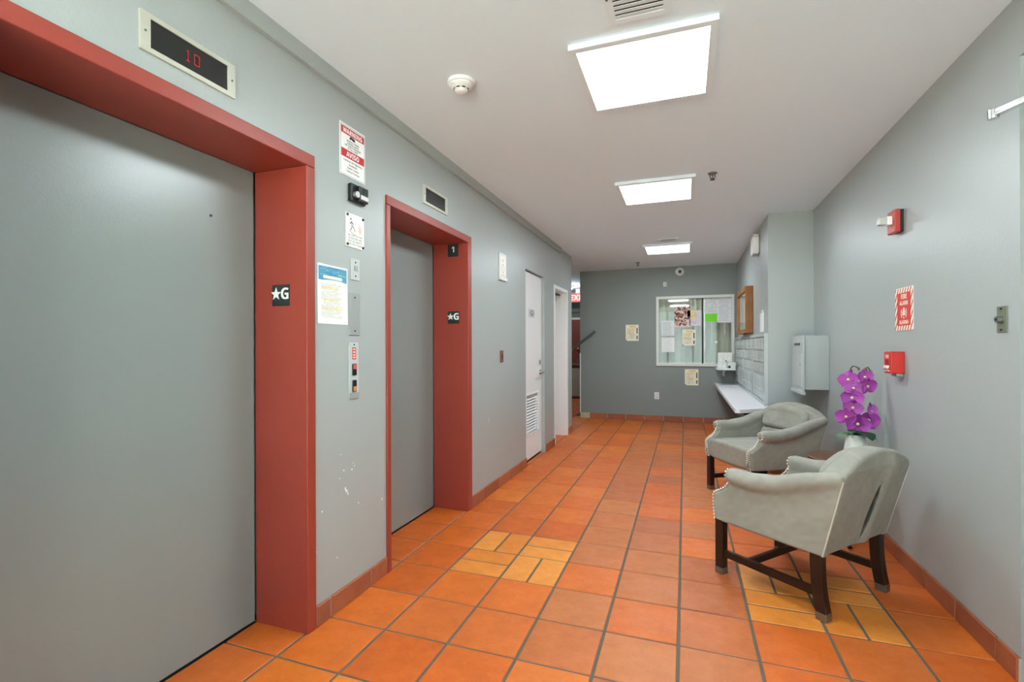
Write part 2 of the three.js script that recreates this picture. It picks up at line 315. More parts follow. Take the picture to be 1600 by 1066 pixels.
// lifts
function lift(name, label, o, recess) {
  const g = setting(name, label), X = XL - recess, F = XL + 0.012;
  part(g, 'header', metres(rb(F - X, o.h - o.ih, o.b - o.a, 0.004, (F + X) / 2, (o.h + o.ih) / 2, -(o.a + o.b) / 2)), M.red);
  for (const [a, b] of [[o.a, o.ia], [o.ib, o.b]]) part(g, 'jamb', metres(rb(F - X, o.ih, b - a, 0.004, (F + X) / 2, o.ih / 2, -(a + b) / 2)), M.red);
  const p = part(g, 'door_panel', metres(rb(0.04, o.ih - 0.008, o.ib - o.ia - 0.008, 0.003, X - 0.022, (o.ih + 0.010) / 2, -(o.ia + o.ib) / 2)), M.lift);
  if (o === E1) part(p, 'keyhole', cy(0.0055, 0.0055, 0.004, 12).rotateZ(Math.PI / 2), M.black, [X - 0.001, 1.787, -(o.ib - 0.215)]);
  part(g, 'sill', lim(X - 0.05, X + 0.002, -0.004, 0.003, o.ia, o.ib), M.dark);
  return g;
}
lift('door_1', 'grey lift door in a red frame under the lit number display', E1, 0.282);
lift('door_2', 'grey lift door in a red frame under the small dark display', E2, 0.285);

{ // closet door with louvre
  const g = setting('door_3', 'white closet door with louvre and lever handle'), x0 = -1.60, x1 = -1.556, a = DA.a + 0.004, b = DA.b - 0.004, la = 4.89, lb = 5.33, l0 = 0.30, l1 = 0.715, y0 = 0.028, y1 = 2.04;
  const slab = part(g, 'door_leaf', [lim(x0, x1, y0, l0, a, b), lim(x0, x1, l1, y1, a, b), lim(x0, x1, l0, l1, a, la), lim(x0, x1, l0, l1, lb, b)], M.white);
  part(g, 'backing', lim(x0 - 0.012, x0 - 0.002, l0 - 0.02, l1 + 0.02, la - 0.02, lb + 0.02), M.dark);
  part(g, 'threshold', lim(-1.86, -1.565, -0.004, 0.004, DA.a, DA.b), M.dark);
  for (let k = 0; k < 13; k++) part(slab, 'slat', bx(0.023, 0.004, lb - la), M.white, [-1.575, l0 + 0.02 + k * 0.0315, -(la + lb) / 2], [0, 0, -0.75]);
  part(slab, 'louvre_frame', [lim(x1, x1 + 0.006, l0 - 0.018, l0, la - 0.018, lb + 0.018), lim(x1, x1 + 0.006, l1, l1 + 0.018, la - 0.018, lb + 0.018), lim(x1, x1 + 0.006, l0, l1, la - 0.018, la), lim(x1, x1 + 0.006, l0, l1, lb, lb + 0.018)], M.white);
  part(g, 'handle', [at(cy(0.032, 0.032, 0.012, 20), x1 + 0.006, 0.945, -5.385, 0, 0, Math.PI / 2), at(cy(0.011, 0.011, 0.05, 12), x1 + 0.03, 0.945, -5.385, 0, 0, Math.PI / 2), tube([[x1 + 0.055, 0.945, -5.395], [x1 + 0.058, 0.944, -5.34], [x1 + 0.05, 0.935, -5.27]], 0.009, 12), at(cy(0.03, 0.03, 0.01, 20), x1 + 0.006, 1.06, -5.385, 0, 0, Math.PI / 2)], M.chrome);
}
{ // doorway with white frame and closer
  const g = setting('door_4', 'white door set back in a white frame with a closer on top'), X = -1.70, F = XL + 0.008;
  part(g, 'jamb', lim(X, F, 0, DB.h - 0.04, DB.a, DB.a + 0.04), M.white); part(g, 'jamb', lim(X, F, 0, DB.h - 0.04, DB.b - 0.04, DB.b), M.white);
  part(g, 'header', lim(X, F, DB.h - 0.04, DB.h, DB.a, DB.b), M.white);
  part(g, 'stop', [lim(X + 0.02, X + 0.05, 0, DB.h - 0.04, DB.b - 0.055, DB.b - 0.04), lim(X + 0.02, X + 0.05, DB.h - 0.055, DB.h - 0.04, DB.a + 0.04, DB.b - 0.04)], M.white);
  const p = part(g, 'door_leaf', lim(X - 0.045, X - 0.002, 0.01, DB.h - 0.04, DB.a + 0.004, DB.b - 0.004), M.white);
  part(p, 'closer_body', rb(0.05, 0.06, 0.26, 0.008, X + 0.028, 1.90, -6.42), M.steel);
  part(p, 'closer_arm', [bar([X + 0.06, 1.945, -6.42], [X + 0.09, 1.95, -6.58], 0.018, 0.008), bar([X + 0.09, 1.955, -6.58], [X + 0.03, 1.965, -6.24], 0.018, 0.008), rb(0.04, 0.02, 0.06, 0.004, X + 0.04, 1.968, -6.24)], M.dark);
  part(g, 'threshold', lim(X - 0.06, X + 0.012, -0.004, 0.006, DB.a, DB.b), M.rubber);
}
{ // far exit door, seen through the gap at the passage
  const g = setting('door_5', 'brown exit door with push bar and pale kick plate'), d = 11.38, a = -2.92, b = -1.98;
  const leaf = part(g, 'door_leaf', lim(a, b, 0.03, 1.87, d, d + 0.045), M.brownDoor);
  part(g, 'frame', [lim(a - 0.05, a, 0, 2.28, d - 0.02, d + 0.1), lim(b, b + 0.05, 0, 2.28, d - 0.02, d + 0.1), lim(a, b, 1.87, 1.92, d - 0.02, d + 0.1)], mat('#cfc8ae', 0.5));
  part(leaf, 'kick_plate', lim(a + 0.03, b - 0.03, 0.05, 0.72, d - 0.004, d), mat('#bdb9ac', 0.35, { metalness: 0.3 }));
  part(leaf, 'push_bar', [lim(a + 0.05, b - 0.05, 0.80, 0.83, d - 0.07, d - 0.045), lim(-2.38, -2.34, 0.79, 0.97, d - 0.06, d)], M.chrome);
  part(leaf, 'knob', at(new THREE.SphereGeometry(0.035, 14, 10), -2.36, 1.18, -d + 0.03), mat('#d0b774', 0.3, { metalness: 0.8 }));
  part(g, 'transom_panel', lim(a, b, 1.92, 2.28, d + 0.01, d + 0.04), mat('#59625a', 0.6)); part(g, 'transom_rail', lim(a, b, 2.03, 2.05, d - 0.005, d + 0.01), M.dark);
  part(g, 'threshold', lim(a, b, -0.004, 0.03, d - 0.03, d + 0.06), M.black);
}
{ // door in the right wall, outside the frame: only the reveal and the closer arm show
  const g = setting('door_6', 'grey side door with closer set back in the right wall'), x0 = 1.29, x1 = 1.335, a = 1.16, b = 2.305, h = 2.305;
  part(g, 'frame', [lim(x0 - 0.01, 1.36, 0, h, a, a + 0.03), lim(x0 - 0.01, 1.36, 0, h, b - 0.03, b), lim(x0 - 0.01, 1.36, h - 0.03, h, a + 0.03, b - 0.03)], M.wall);
  const leaf = part(g, 'door_leaf', lim(x0, x1, 0.012, h - 0.032, a + 0.032, b - 0.032), M.lift);
  part(leaf, 'closer_body', rb(0.05, 0.06, 0.24, 0.01, x0 - 0.028, 2.02, -1.62), M.alu);
  const el = [1.06, 2.06, -2.19], sh = [1.27, 2.105, -1.9], arm = [];      // the closer's folding arm reaches into the lobby
  arm.push(part(g, 'closer_arm', bar([1.26, 2.055, -1.62], [el[0], el[1] - 0.006, el[2]], 0.024, 0.008), M.chrome), part(g, 'closer_forearm', bar([el[0], el[1] + 0.007, el[2]], sh, 0.02, 0.01), M.chrome), part(g, 'closer_elbow', at(cy(0.016, 0.016, 0.03, 16), ...el), M.chrome), part(g, 'closer_shoe', rb(0.045, 0.02, 0.07, 0.004, sh[0], sh[1] + 0.005, sh[2]), M.chrome));
  arm.forEach((m) => { m.userData.label = 'silver folding arm of the door closer'; });
}
// ground outside the street front
part(setting('pavement', 'light concrete pavement outside the street front'), 'pavement_slab', lim(-14, 14, -0.14, -0.02, -20, BACK - 0.11), mat('#c9c6bf', 0.9, { bumpMap: plasterBump, bumpScale: 0.002 }));

// ------------------------------------------------------------------ office window
{
  const g = setting('window_1', 'office service window with white metal frame and sliding glass'), d0 = DF - 0.02, d1 = DF + 0.12, t = 0.03, mx = 0.285;
  part(g, 'window_frame', [lim(WX0 - 0.012, WX0 + t, WY0 - 0.012, WY1 + 0.012, d0, d1), lim(WX1 - t, WX1 + 0.012, WY0 - 0.012, WY1 + 0.012, d0, d1), lim(WX0 + t, WX1 - t, WY1 - t, WY1 + 0.012, d0, d1), lim(WX0 + t, WX1 - t, WY0 - 0.012, WY0 + t, d0, d1)], mat('#d6d8d2', 0.45));
  const p = part(g, 'pane', lim(WX0 + t, mx, WY0 + t, WY1 - t, DF + 0.03, DF + 0.036), M.glass);
  part(p, 'sash', [lim(mx, mx + 0.022, WY0 + t, WY1 - t, DF + 0.02, DF + 0.045)], M.dark);
  const q = part(g, 'pane', lim(mx + 0.05, WX1 - t, WY0 + t, WY1 - t, DF + 0.06, DF + 0.066), M.glass);
  part(q, 'sash', [lim(mx + 0.03, mx + 0.05, WY0 + t, WY1 - t, DF + 0.052, DF + 0.076)], M.alu);
  part(q, 'lock', at(cy(0.02, 0.02, 0.03, 14), 0.50, 1.30, -(DF + 0.045), Math.PI / 2), M.white);
}
{ // vertical blind behind the glass: each vane a part
  const o = thing('vertical_blind', 'pale grey vertical blind hanging behind the office window', 'blind', [0, WY0, DF + 0.35]);
  part(o, 'head_rail', bx(2.0, 0.05, 0.05, 0.15, 1.28, 0), M.offWhite);
  const vg = bx(0.088, 1.22, 0.003), vm = ['#d4cbbc', '#c8bfb0', '#dcd2c4'].map((c) => mat(c, 0.8));
  for (let k = 0; k < 22; k++) part(o, 'vane', vg, vm[k % 3], [-0.75 + k * 0.083, 0.645, 0], [0, 0.35 + 0.1 * Math.sin(k * 2.3), 0]);
}
function notice(name, label, category, w, h, x, y, d, draw, o = {}) {   // a sheet of paper, with thickness and a slight curl
  const t = thing(name, label, category, [x, y, d], o.turn ?? 0, o.group);
  t.rotation.order = 'YXZ'; t.rotation.z = o.tilt ?? 0;
  const g = new THREE.BoxGeometry(w, h, 0.0016, 6, 6, 1), p = g.attributes.position, c = o.curl ?? 0.006;
  for (let i = 0; i < p.count; i++) { const u = p.getX(i) / w, v = p.getY(i) / h; p.setZ(i, p.getZ(i) + 0.001 + c * (4 * u * u * Math.max(0, -v) + 0.3 * Math.max(0, -v - 0.2))); }
  g.computeVertexNormals(); g.translate(0, h / 2, 0);
  part(t, 'sheet', g, print(256, Math.round(256 * h / w), draw, 0.75));
  if (o.tape) for (const s of [-1, 1]) part(t, 'tape', bx(0.03, 0.012, 0.0008, s * w * 0.4, h - 0.004, 0.0026), M.offWhite);
  return t;
}
const typed = (bg, ink) => (g, W, H) => { g.fillStyle = bg; g.fillRect(0, 0, W, H); scribble(g, 0.1 * W, 0.9 * W, 0.08 * H, 0.93 * H, H / 26, ink); };
const creamPoster = (g, W, H) => {                                    // cream notice with warm bands and a dark strip at its right edge
  g.fillStyle = '#ece7d2'; g.fillRect(0, 0, W, H); g.fillStyle = '#e9c890'; g.fillRect(W * 0.3, H * 0.05, W * 0.5, H * 0.13); g.fillStyle = '#f0d9b0'; g.fillRect(W * 0.1, H * 0.22, W * 0.62, H * 0.1); g.fillRect(W * 0.1, H * 0.5, W * 0.62, H * 0.12);
  scribble(g, W * 0.12, W * 0.75, H * 0.24, H * 0.92, H / 22, '#a99f86', 0.7); g.fillStyle = '#4a4a45'; g.fillRect(W * 0.84, H * 0.2, W * 0.09, H * 0.35); g.fillRect(W * 0.84, H * 0.68, W * 0.09, H * 0.22); g.fillStyle = '#a5583e'; g.fillRect(0, H * 0.94, W * 0.08, H * 0.06);
};
notice('notice', 'cream notice with dark side strip on the dark wall left of the window', 'notice', 0.21, 0.27, -0.806, 1.328, DF, creamPoster, { tape: true });
notice('notice', 'cream notice with dark side strip on the wall below the window', 'notice', 0.205, 0.258, 0.128, 0.604, DF, creamPoster, { tape: true });
const DW = DF + 0.028;                                                // inner faces of the panes carry the papers
notice('poster', 'reddish brown picture poster taped to the office window', 'poster', 0.245, 0.335, -0.005, 1.545, DW, (g, W, H) => { g.fillStyle = '#d9c9bd'; g.fillRect(0, 0, W, H); seed = 77; const c = ['#6b3a30', '#8d5145', '#b98f80', '#e0d2c6', '#4f2c28', '#a86b5c', '#cbb3a5']; for (let k = 0; k < 130; k++) { g.fillStyle = c[Math.floor(rnd() * 7)]; g.beginPath(); g.ellipse(rnd() * W, rnd() * H * 0.9, rr(0.03, 0.11) * W, rr(0.02, 0.08) * H, rr(0, 3), 0, 7); g.fill(); } }, { tilt: 0.02 });
notice('paper_sheet', 'cream and lilac flyer beside the brown poster on the glass', 'paper', 0.21, 0.25, 0.175, 1.565, DW, (g, W, H) => { g.fillStyle = '#ddd9e2'; g.fillRect(0, 0, W, H); g.fillStyle = '#e9dcae'; g.fillRect(0, 0, W * 0.7, H * 0.55); scribble(g, W * 0.1, W * 0.8, H * 0.1, H * 0.9, H / 16, '#b9a98a', 0.6); }, { tilt: 0.02 });
notice('notice', 'cream notice with dark side strip taped low on the office glass', 'notice', 0.2, 0.26, 0.09, 1.245, DW - 0.004, creamPoster);
notice('paper_sheet', 'white typed sheet left of the brown poster on the glass', 'paper', 0.2, 0.25, -0.235, 1.405, DW, typed('#dfe4e6', '#a9afb5'));
notice('paper_sheet', 'white crumpled sheet under the typed sheet on the glass', 'paper', 0.2, 0.24, -0.232, 1.14, DW, typed('#eef0ee', '#cfd3d2'), { curl: 0.02 });
const DW2 = DF + 0.057;
notice('paper_sheet', 'white lined form with a green strip on the right pane', 'paper', 0.245, 0.39, 0.435, 1.635, DW2, (g, W, H) => { g.fillStyle = '#dfe2e2'; g.fillRect(0, 0, W, H); scribble(g, W * 0.08, W * 0.92, H * 0.06, H * 0.62, H / 24, '#b3b9bf', 0.8); g.fillStyle = '#7be22c'; g.fillRect(0, H * 0.68, W, H * 0.32); });
notice('paper_sheet', 'white lined form in the upper right corner of the window', 'paper', 0.215, 0.405, 0.622, 1.61, DW2 - 0.004, typed('#e1e3e6', '#b4b8bf'), { tilt: -0.02, curl: 0.012 });
{
  const o = thing('card_stand', 'white leaflet stand leaning in the lower right window corner', 'stand', [0.62, WY0 - 0.031, DF - 0.065], -0.1);
  part(o, 'back_card', at(rb(0.21, 0.24, 0.006, 0.002), 0, 0.122, -0.01, -0.12), print(256, 256, (g, W, H) => { g.fillStyle = '#e6e8e0'; g.fillRect(0, 0, W, H); seed = 4; for (let k = 0; k < 14; k++) { g.fillStyle = ['#c5c9bd', '#f4f5f0', '#7d8279', '#d7dacf'][k % 4]; g.beginPath(); g.ellipse(rr(0.2, 0.8) * W, rr(0.25, 0.9) * H, rr(0.03, 0.12) * W, rr(0.02, 0.06) * H, rr(0, 3), 0, 7); g.fill(); } }));
  part(o, 'tray', [bx(0.22, 0.008, 0.08, 0, 0.004, 0.02), bx(0.22, 0.05, 0.006, 0, 0.025, 0.058)], M.white);
  const b = thing('tissue_box', 'flat white box on the ledge beside the leaflet stand', 'box', [0.70, WY0 - 0.031, DF - 0.30], 0);
  part(b, 'body', rb(0.11, 0.10, 0.24, 0.006, -0.015, 0.05, 0.0), M.offWhite); part(b, 'slot', cy(0.02, 0.02, 0.003, 14).rotateX(Math.PI / 2), M.black, [-0.045, 0.03, 0.121]);
  const s = thing('window_ledge', 'short white ledge under the lower right window corner', 'ledge', [0.61, WY0 - 0.045, DF]);
  part(s, 'board', rb(0.27, 0.016, 0.50, 0.004, 0.0, 0.006, 0.25), M.white); part(s, 'bracket', [bx(0.02, 0.12, 0.02, 0, -0.06, 0.012), bar([0, -0.11, 0.015], [0, -0.003, 0.2], 0.018, 0.01)], M.alu);
}

// ------------------------------------------------------------------ ceiling fittings
const lens = mat('#f6f8f8', 0.6, { emissive: '#ffffff', emissiveIntensity: 1.6 });
function panel(label, x, d, power = LAMP) {
  const s = 0.60, o = thing('ceiling_light', label, 'ceiling light', [x, HC, d]), e = 0.03;
  part(o, 'frame', [bx(s, 0.024, e, 0, -0.012, s / 2 - e / 2), bx(s, 0.024, e, 0, -0.012, -s / 2 + e / 2), bx(e, 0.024, s - 2 * e, s / 2 - e / 2, -0.012, 0), bx(e, 0.024, s - 2 * e, -s / 2 + e / 2, -0.012, 0)], M.fitting);
  part(o, 'diffuser', bx(s - 2 * e, 0.012, s - 2 * e, 0, -0.012, 0), lens);
  const l = new THREE.RectAreaLight(COOL, power, s - 2 * e, s - 2 * e); l.name = 'panel_glow'; l.position.set(0, -0.022, 0); l.rotation.x = -Math.PI / 2; l.castShadow = true; o.add(l);
  return o;
}
panel('square LED ceiling panel beside the large air vent', -0.14, 2.345);
panel('square LED ceiling panel beside the dark sprinkler head', -0.19, 4.19);
panel('square LED ceiling panel with small vent, before the dark far wall', -0.18, 6.72);
panel('square LED ceiling panel above the first lift door', -0.14, 0.45);
{ // small lamps: office and passage
  const o = panel('square LED ceiling panel inside the office', 0.15, 9.3, 24);
  const h = thing('dome_light', 'white dome lamp on the passage ceiling near the exit door', 'ceiling light', [-2.3, HC, 10.2]);
  part(h, 'base', at(cy(0.1, 0.1, 0.02, 24), 0, -0.01, 0), M.white); part(h, 'dome', new THREE.SphereGeometry(0.1, 20, 10, 0, 6.284, Math.PI / 2, Math.PI / 2).scale(1, 0.7, 1).translate(0, -0.02, 0), lens);
  const l = new THREE.PointLight(COOL, 1.6); l.name = 'dome_glow'; l.position.set(0, -0.14, 0); l.castShadow = true; h.add(l);
}
function vent(label, x, d, w, l) {
  const o = thing('ceiling_vent', label, 'air vent', [x, HC, d]), e = 0.03;
  part(o, 'backing', bx(w - 2 * e, 0.003, l - 2 * e, 0, -0.002, 0), M.dark);
  part(o, 'frame', [bx(w, 0.008, e, 0, -0.004, l / 2 - e / 2), bx(w, 0.008, e, 0, -0.004, -l / 2 + e / 2), bx(e, 0.008, l - 2 * e, w / 2 - e / 2, -0.004, 0), bx(e, 0.008, l - 2 * e, -w / 2 + e / 2, -0.004, 0)], M.fitting);
  const n = Math.round((l - 2 * e) / 0.027), g = bx(w - 2 * e, 0.0015, 0.021);
  for (let k = 0; k < n; k++) part(o, 'slat', g, M.fitting, [0, -0.007, -l / 2 + e + 0.0135 + k * 0.027], [0.12, 0, 0]);
  for (const s of [-1, 1]) part(o, 'screw', at(cy(0.005, 0.005, 0.003, 10), s * (w / 2 - 0.012), -0.009, 0.03), M.screw);
}
vent('white louvred ceiling vent next to the nearest LED panel', -0.132, 1.845, 0.24, 0.25);
vent('small ceiling vent in front of the farthest LED panel', -0.16, 6.22, 0.24, 0.2);
{
  const o = thing('smoke_detector', 'round white smoke detector on the ceiling', 'smoke detector', [-0.995, HC, 2.15]);
  const pr = (pts, n = 40) => new THREE.LatheGeometry(pts.map((p) => new THREE.Vector2(...p)), n);
  part(o, 'base', pr([[0, -0.016], [0.062, -0.016], [0.066, -0.012], [0.067, 0]]), M.plastic);
  part(o, 'cover', pr([[0, -0.047], [0.03, -0.047], [0.034, -0.044], [0.036, -0.034], [0.055, -0.028], [0.06, -0.02], [0.06, -0.0165]]), M.plastic);
  for (let k = 0; k < 8; k++) part(o, 'slot', at(bx(0.017, 0.005, 0.003), Math.sin(k * Math.PI / 4) * 0.0355, -0.0385, Math.cos(k * Math.PI / 4) * 0.0355, 0, 0).translate(0, 0, 0), M.black, [0, 0, 0]).geometry = at(bx(0.017, 0.005, 0.003, 0, -0.0385, 0.0352), 0, 0, 0, 0, k * Math.PI / 4);
  part(o, 'cap', pr([[0, -0.056], [0.016, -0.056], [0.026, -0.052], [0.029, -0.047]]), M.plastic);
}
function sprinkler(label, x, d) {
  const o = thing('sprinkler_head', label, 'sprinkler', [x, HC, d]);
  part(o, 'escutcheon', at(cy(0.035, 0.028, 0.008, 24), 0, -0.004, 0), M.screw);
  part(o, 'frame_arm', [tube([[-0.014, -0.008, 0], [-0.017, -0.03, 0], [0, -0.047, 0]], 0.003, 10, 6), tube([[0.014, -0.008, 0], [0.017, -0.03, 0], [0, -0.047, 0]], 0.003, 10, 6), at(cy(0.003, 0.003, 0.03, 8), 0, -0.025, 0)], M.rubber);
  const g = [at(cy(0.008, 0.008, 0.003, 12), 0, -0.049, 0)]; for (let k = 0; k < 10; k++) g.push(bx(0.004, 0.002, 0.012, 0, -0.049, 0.012).rotateY(k * 0.628));
  part(o, 'deflector', g, M.rubber);
}
sprinkler('dark pendant sprinkler head beside the middle LED panel', 0.228, 3.93);
sprinkler('dark pendant sprinkler head near the far wall', -0.655, 7.75);

// ------------------------------------------------------------------ things on the left wall (local x runs down the corridor)
const LEFT = Math.PI / 2, RIGHT = -Math.PI / 2;
const board = (w, h, t = 0.004, r = 0.003) => rb(w, h, t, Math.min(r, t / 2), 0, h / 2, t / 2);
const face = (o, name, w, h, z, m, x = 0, y = 0) => part(o, name, new THREE.PlaneGeometry(w, h).translate(x, y + h / 2, 0), m, [0, 0, z]);
function display(label, d0, d1, y0, y1, lit) {
  const w = d1 - d0, h = y1 - y0, o = thing('floor_display', label, 'display', [XL, y0, (d0 + d1) / 2], LEFT), e = 0.022, f = 0.03;
  part(o, 'bezel', [bx(w, e * 0.7, 0.008, 0, e * 0.35, 0.004), bx(w, e * 0.7, 0.008, 0, h - e * 0.35, 0.004), bx(f, h - 1.4 * e, 0.008, -w / 2 + f / 2, h / 2, 0.004), bx(f, h - 1.4 * e, 0.008, w / 2 - f / 2, h / 2, 0.004)], mat('#c3c4b6', 0.4, { metalness: 0.35 }));
  part(o, 'screen', bx(w - 2 * f, h - 1.4 * e, 0.003, 0, h / 2, 0.002), mat('#161817', 0.25));
  for (const s of [-1, 1]) part(o, 'screw', at(cy(0.0035, 0.0035, 0.003, 10), s * (w / 2 - 0.014), h / 2, 0.009, Math.PI / 2), M.screw);
  if (lit) {
    const on = mat('#5a0f10', 0.5, { emissive: '#ff2a2e', emissiveIntensity: 0.55 }), seg = (x, y, a, b) => bx(a, b, 0.0012, x, y, 0.0045), g = [], L = 0.017, y0_ = h / 2 - 0.017, k = 0.0028;
    for (const y of [0.006, 0.013, 0.020, 0.027, 0.034]) g.push(seg(-0.012, y0_ + y - 0.002, k, 0.0045));          // 1, drawn in dots
    g.push(seg(-0.0155, y0_ + 0.031, 0.004, k), seg(-0.012, y0_, 0.011, k));
    for (const y of [0.004, 0.011, 0.018, 0.025, 0.031]) { g.push(seg(0.010, y0_ + y, k, 0.0045)); g.push(seg(0.010 + L, y0_ + y, k, 0.0045)); }
    g.push(seg(0.010 + L / 2, y0_, L, k), seg(0.010 + L / 2, y0_ + 0.034, L, k));
    part(o, 'digits', g, on);
  }
}
display('floor display above the first lift, red digits 10 lit', 1.002, 1.33, 2.151, 2.271, true);
display('small dark floor display above the second lift', 2.682, 3.012, 2.15, 2.27, false);
{
  const w = 0.195, h = 0.252, o = thing('warning_sign', 'red and white surveillance WARNING and AVISO sign', 'sign', [XL, 2.077, 2.0015], LEFT);
  part(o, 'board', board(w, h, 0.003), M.white);
  face(o, 'print', w - 0.004, h - 0.004, 0.0034, print(512, 662, (g, W, H) => {
    g.fillStyle = '#f2f3f0'; g.fillRect(0, 0, W, H); g.strokeStyle = '#4b4747'; g.lineWidth = 5; g.strokeRect(14, 14, W - 28, H - 28);
    g.fillStyle = '#c02a2a'; g.fillRect(22, 30, W - 44, 92); g.fillRect(22, 318, W - 44, 104); g.textAlign = 'center'; g.fillStyle = '#fff';
    g.font = 'bold 82px sans-serif'; g.fillText('WARNING', W / 2, 106, W - 70); g.font = 'bold 90px sans-serif'; g.fillText('AVISO', W / 2, 402, W - 110);
    g.fillStyle = '#1a1a1a'; g.save(); g.translate(W / 2, 146); g.rotate(0.12); g.fillRect(-55, -18, 96, 34); g.restore(); g.beginPath(); g.arc(W / 2 - 55, 150, 16, 0, 7); g.fill(); g.fillRect(W / 2 - 12, 160, 60, 8); g.fillStyle = '#26282a'; g.font = 'bold 34px sans-serif';
    ['AUDIO & VIDEO', 'SURVEILLANCE', 'ON THESE PREMISES', 'AT ALL TIMES'].forEach((t, k) => g.fillText(t, W / 2, 206 + k * 33, W - 120));
    g.font = 'bold 36px sans-serif'; ['Camaras de Vigilancia', 'Grabando', 'Audio Y Video', 'Todo el Tiempo'].forEach((t, k) => g.fillText(t, W / 2, 470 + k * 44, W - 90));
  }));
}
{
  const o = thing('wall_camera', 'small black box device under the warning sign', 'camera', [XL, 1.958, 2.035], LEFT);
  part(o, 'housing', [rb(0.115, 0.088, 0.022, 0.005, -0.012, 0.046, 0.011), rb(0.075, 0.075, 0.02, 0.005, 0.004, 0.046, 0.03)], M.black);
  part(o, 'barrel', at(cy(0.016, 0.016, 0.02, 20), -0.044, 0.036, 0.03, Math.PI / 2), M.steel);
  part(o, 'tag', bx(0.058, 0.02, 0.002, 0.008, 0.030, 0.0405), M.offWhite); part(o, 'window', bx(0.036, 0.028, 0.002, 0.014, 0.062, 0.0405), mat('#26382f', 0.15));
}
{
  const w = 0.142, h = 0.166, o = thing('fire_sign', 'white screwed fire notice plate with running figure and flames', 'sign', [XL, 1.737, 2.016], LEFT);
  part(o, 'board', board(w, h, 0.004), mat('#eceee6', 0.4));
  face(o, 'print', w - 0.004, h - 0.004, 0.0044, print(512, 600, (g, W, H) => {
    g.fillStyle = '#f0f2ea'; g.fillRect(0, 0, W, H); g.fillStyle = '#55584f'; g.strokeStyle = '#55584f'; g.lineWidth = 18; g.lineCap = 'round';
    g.beginPath(); g.arc(130, 90, 20, 0, 7); g.fill(); const line = (...p) => { g.beginPath(); p.forEach(([x, y], i) => (i ? g.lineTo(x, y) : g.moveTo(x, y))); g.stroke(); };
    line([150, 130], [165, 205]); line([150, 140], [105, 180]); line([155, 145], [205, 175]); line([165, 205], [215, 240], [250, 300]); line([165, 205], [150, 260], [110, 300]); g.lineWidth = 8; line([90, 320], [150, 320], [150, 340], [210, 340], [210, 360], [280, 360]);
    g.fillStyle = '#eac1b4'; g.beginPath(); g.moveTo(370, 320); g.bezierCurveTo(310, 260, 350, 190, 390, 150); g.bezierCurveTo(400, 200, 460, 210, 440, 280); g.bezierCurveTo(430, 310, 410, 325, 370, 320); g.fill();
    g.fillStyle = '#6b6e66'; g.textAlign = 'center'; g.font = 'bold 52px sans-serif'; ['IN CASE OF FIRE', 'ELEVATORS ARE', 'OUT OF SERVICE', 'USE EXIT STAIRS'].forEach((t, k) => g.fillText(t, W / 2, 400 + k * 54, W - 90));
  }));
  for (const [x, y] of [[-1, 0], [1, 0], [-1, 1], [1, 1]]) part(o, 'screw', at(cy(0.007, 0.007, 0.004, 14), x * (w / 2 - 0.011), y ? h - 0.011 : 0.011, 0.006, Math.PI / 2), M.rubber);
}
notice('notice', 'white printed notice with blue sky banner beside the lift buttons', 'notice', 0.205, 0.272, XL, 1.352, 1.856, (g, W, H) => {
  g.fillStyle = '#eff6f8'; g.fillRect(0, 0, W, H); g.fillStyle = '#4f93b4'; g.fillRect(W * 0.03, H * 0.03, W * 0.94, H * 0.24); seed = 8;
  for (let k = 0; k < 40; k++) { g.fillStyle = ['#6aaac6', '#3d7fa3', '#8bbfd2', '#5d9aa8'][k % 4]; g.fillRect(W * rr(0.03, 0.7), H * rr(0.03, 0.24), W * rr(0.1, 0.27), H * 0.014); }
  g.fillStyle = '#f4f2d0'; g.fillRect(W * 0.18, H * 0.185, W * 0.62, H * 0.05); g.fillStyle = '#eff6f8'; g.beginPath(); g.ellipse(W * 0.55, H * 0.285, W * 0.4, H * 0.035, 0, 0, 7); g.fill(); g.fillRect(W * 0.3, H * 0.27, W * 0.7, H * 0.05);
  g.fillStyle = '#e6e8e2'; g.fillRect(W * 0.08, H * 0.30, W * 0.78, H * 0.6); g.fillStyle = '#ecdcae'; g.fillRect(W * 0.14, H * 0.36, W * 0.5, H * 0.05); g.fillRect(W * 0.2, H * 0.57, W * 0.5, H * 0.04); g.fillRect(W * 0.12, H * 0.72, W * 0.66, H * 0.05);
  scribble(g, W * 0.12, W * 0.82, H * 0.32, H * 0.9, H / 46, '#b4b8b2', 0.85);
}, { turn: LEFT, tape: true, curl: 0.003 });
function plate(name, label, d0, d1, y0, y1, m = M.plateGrey) { const w = d1 - d0, h = y1 - y0, o = thing(name, label, 'wall plate', [XL, y0, (d0 + d1) / 2], LEFT); part(o, 'plate', board(w, h, 0.005), m); return [o, w, h]; }
const screws = (o, list) => list.forEach(([x, y]) => part(o, 'screw', at(cy(0.004, 0.004, 0.003, 12), x, y, 0.006, Math.PI / 2), M.black));
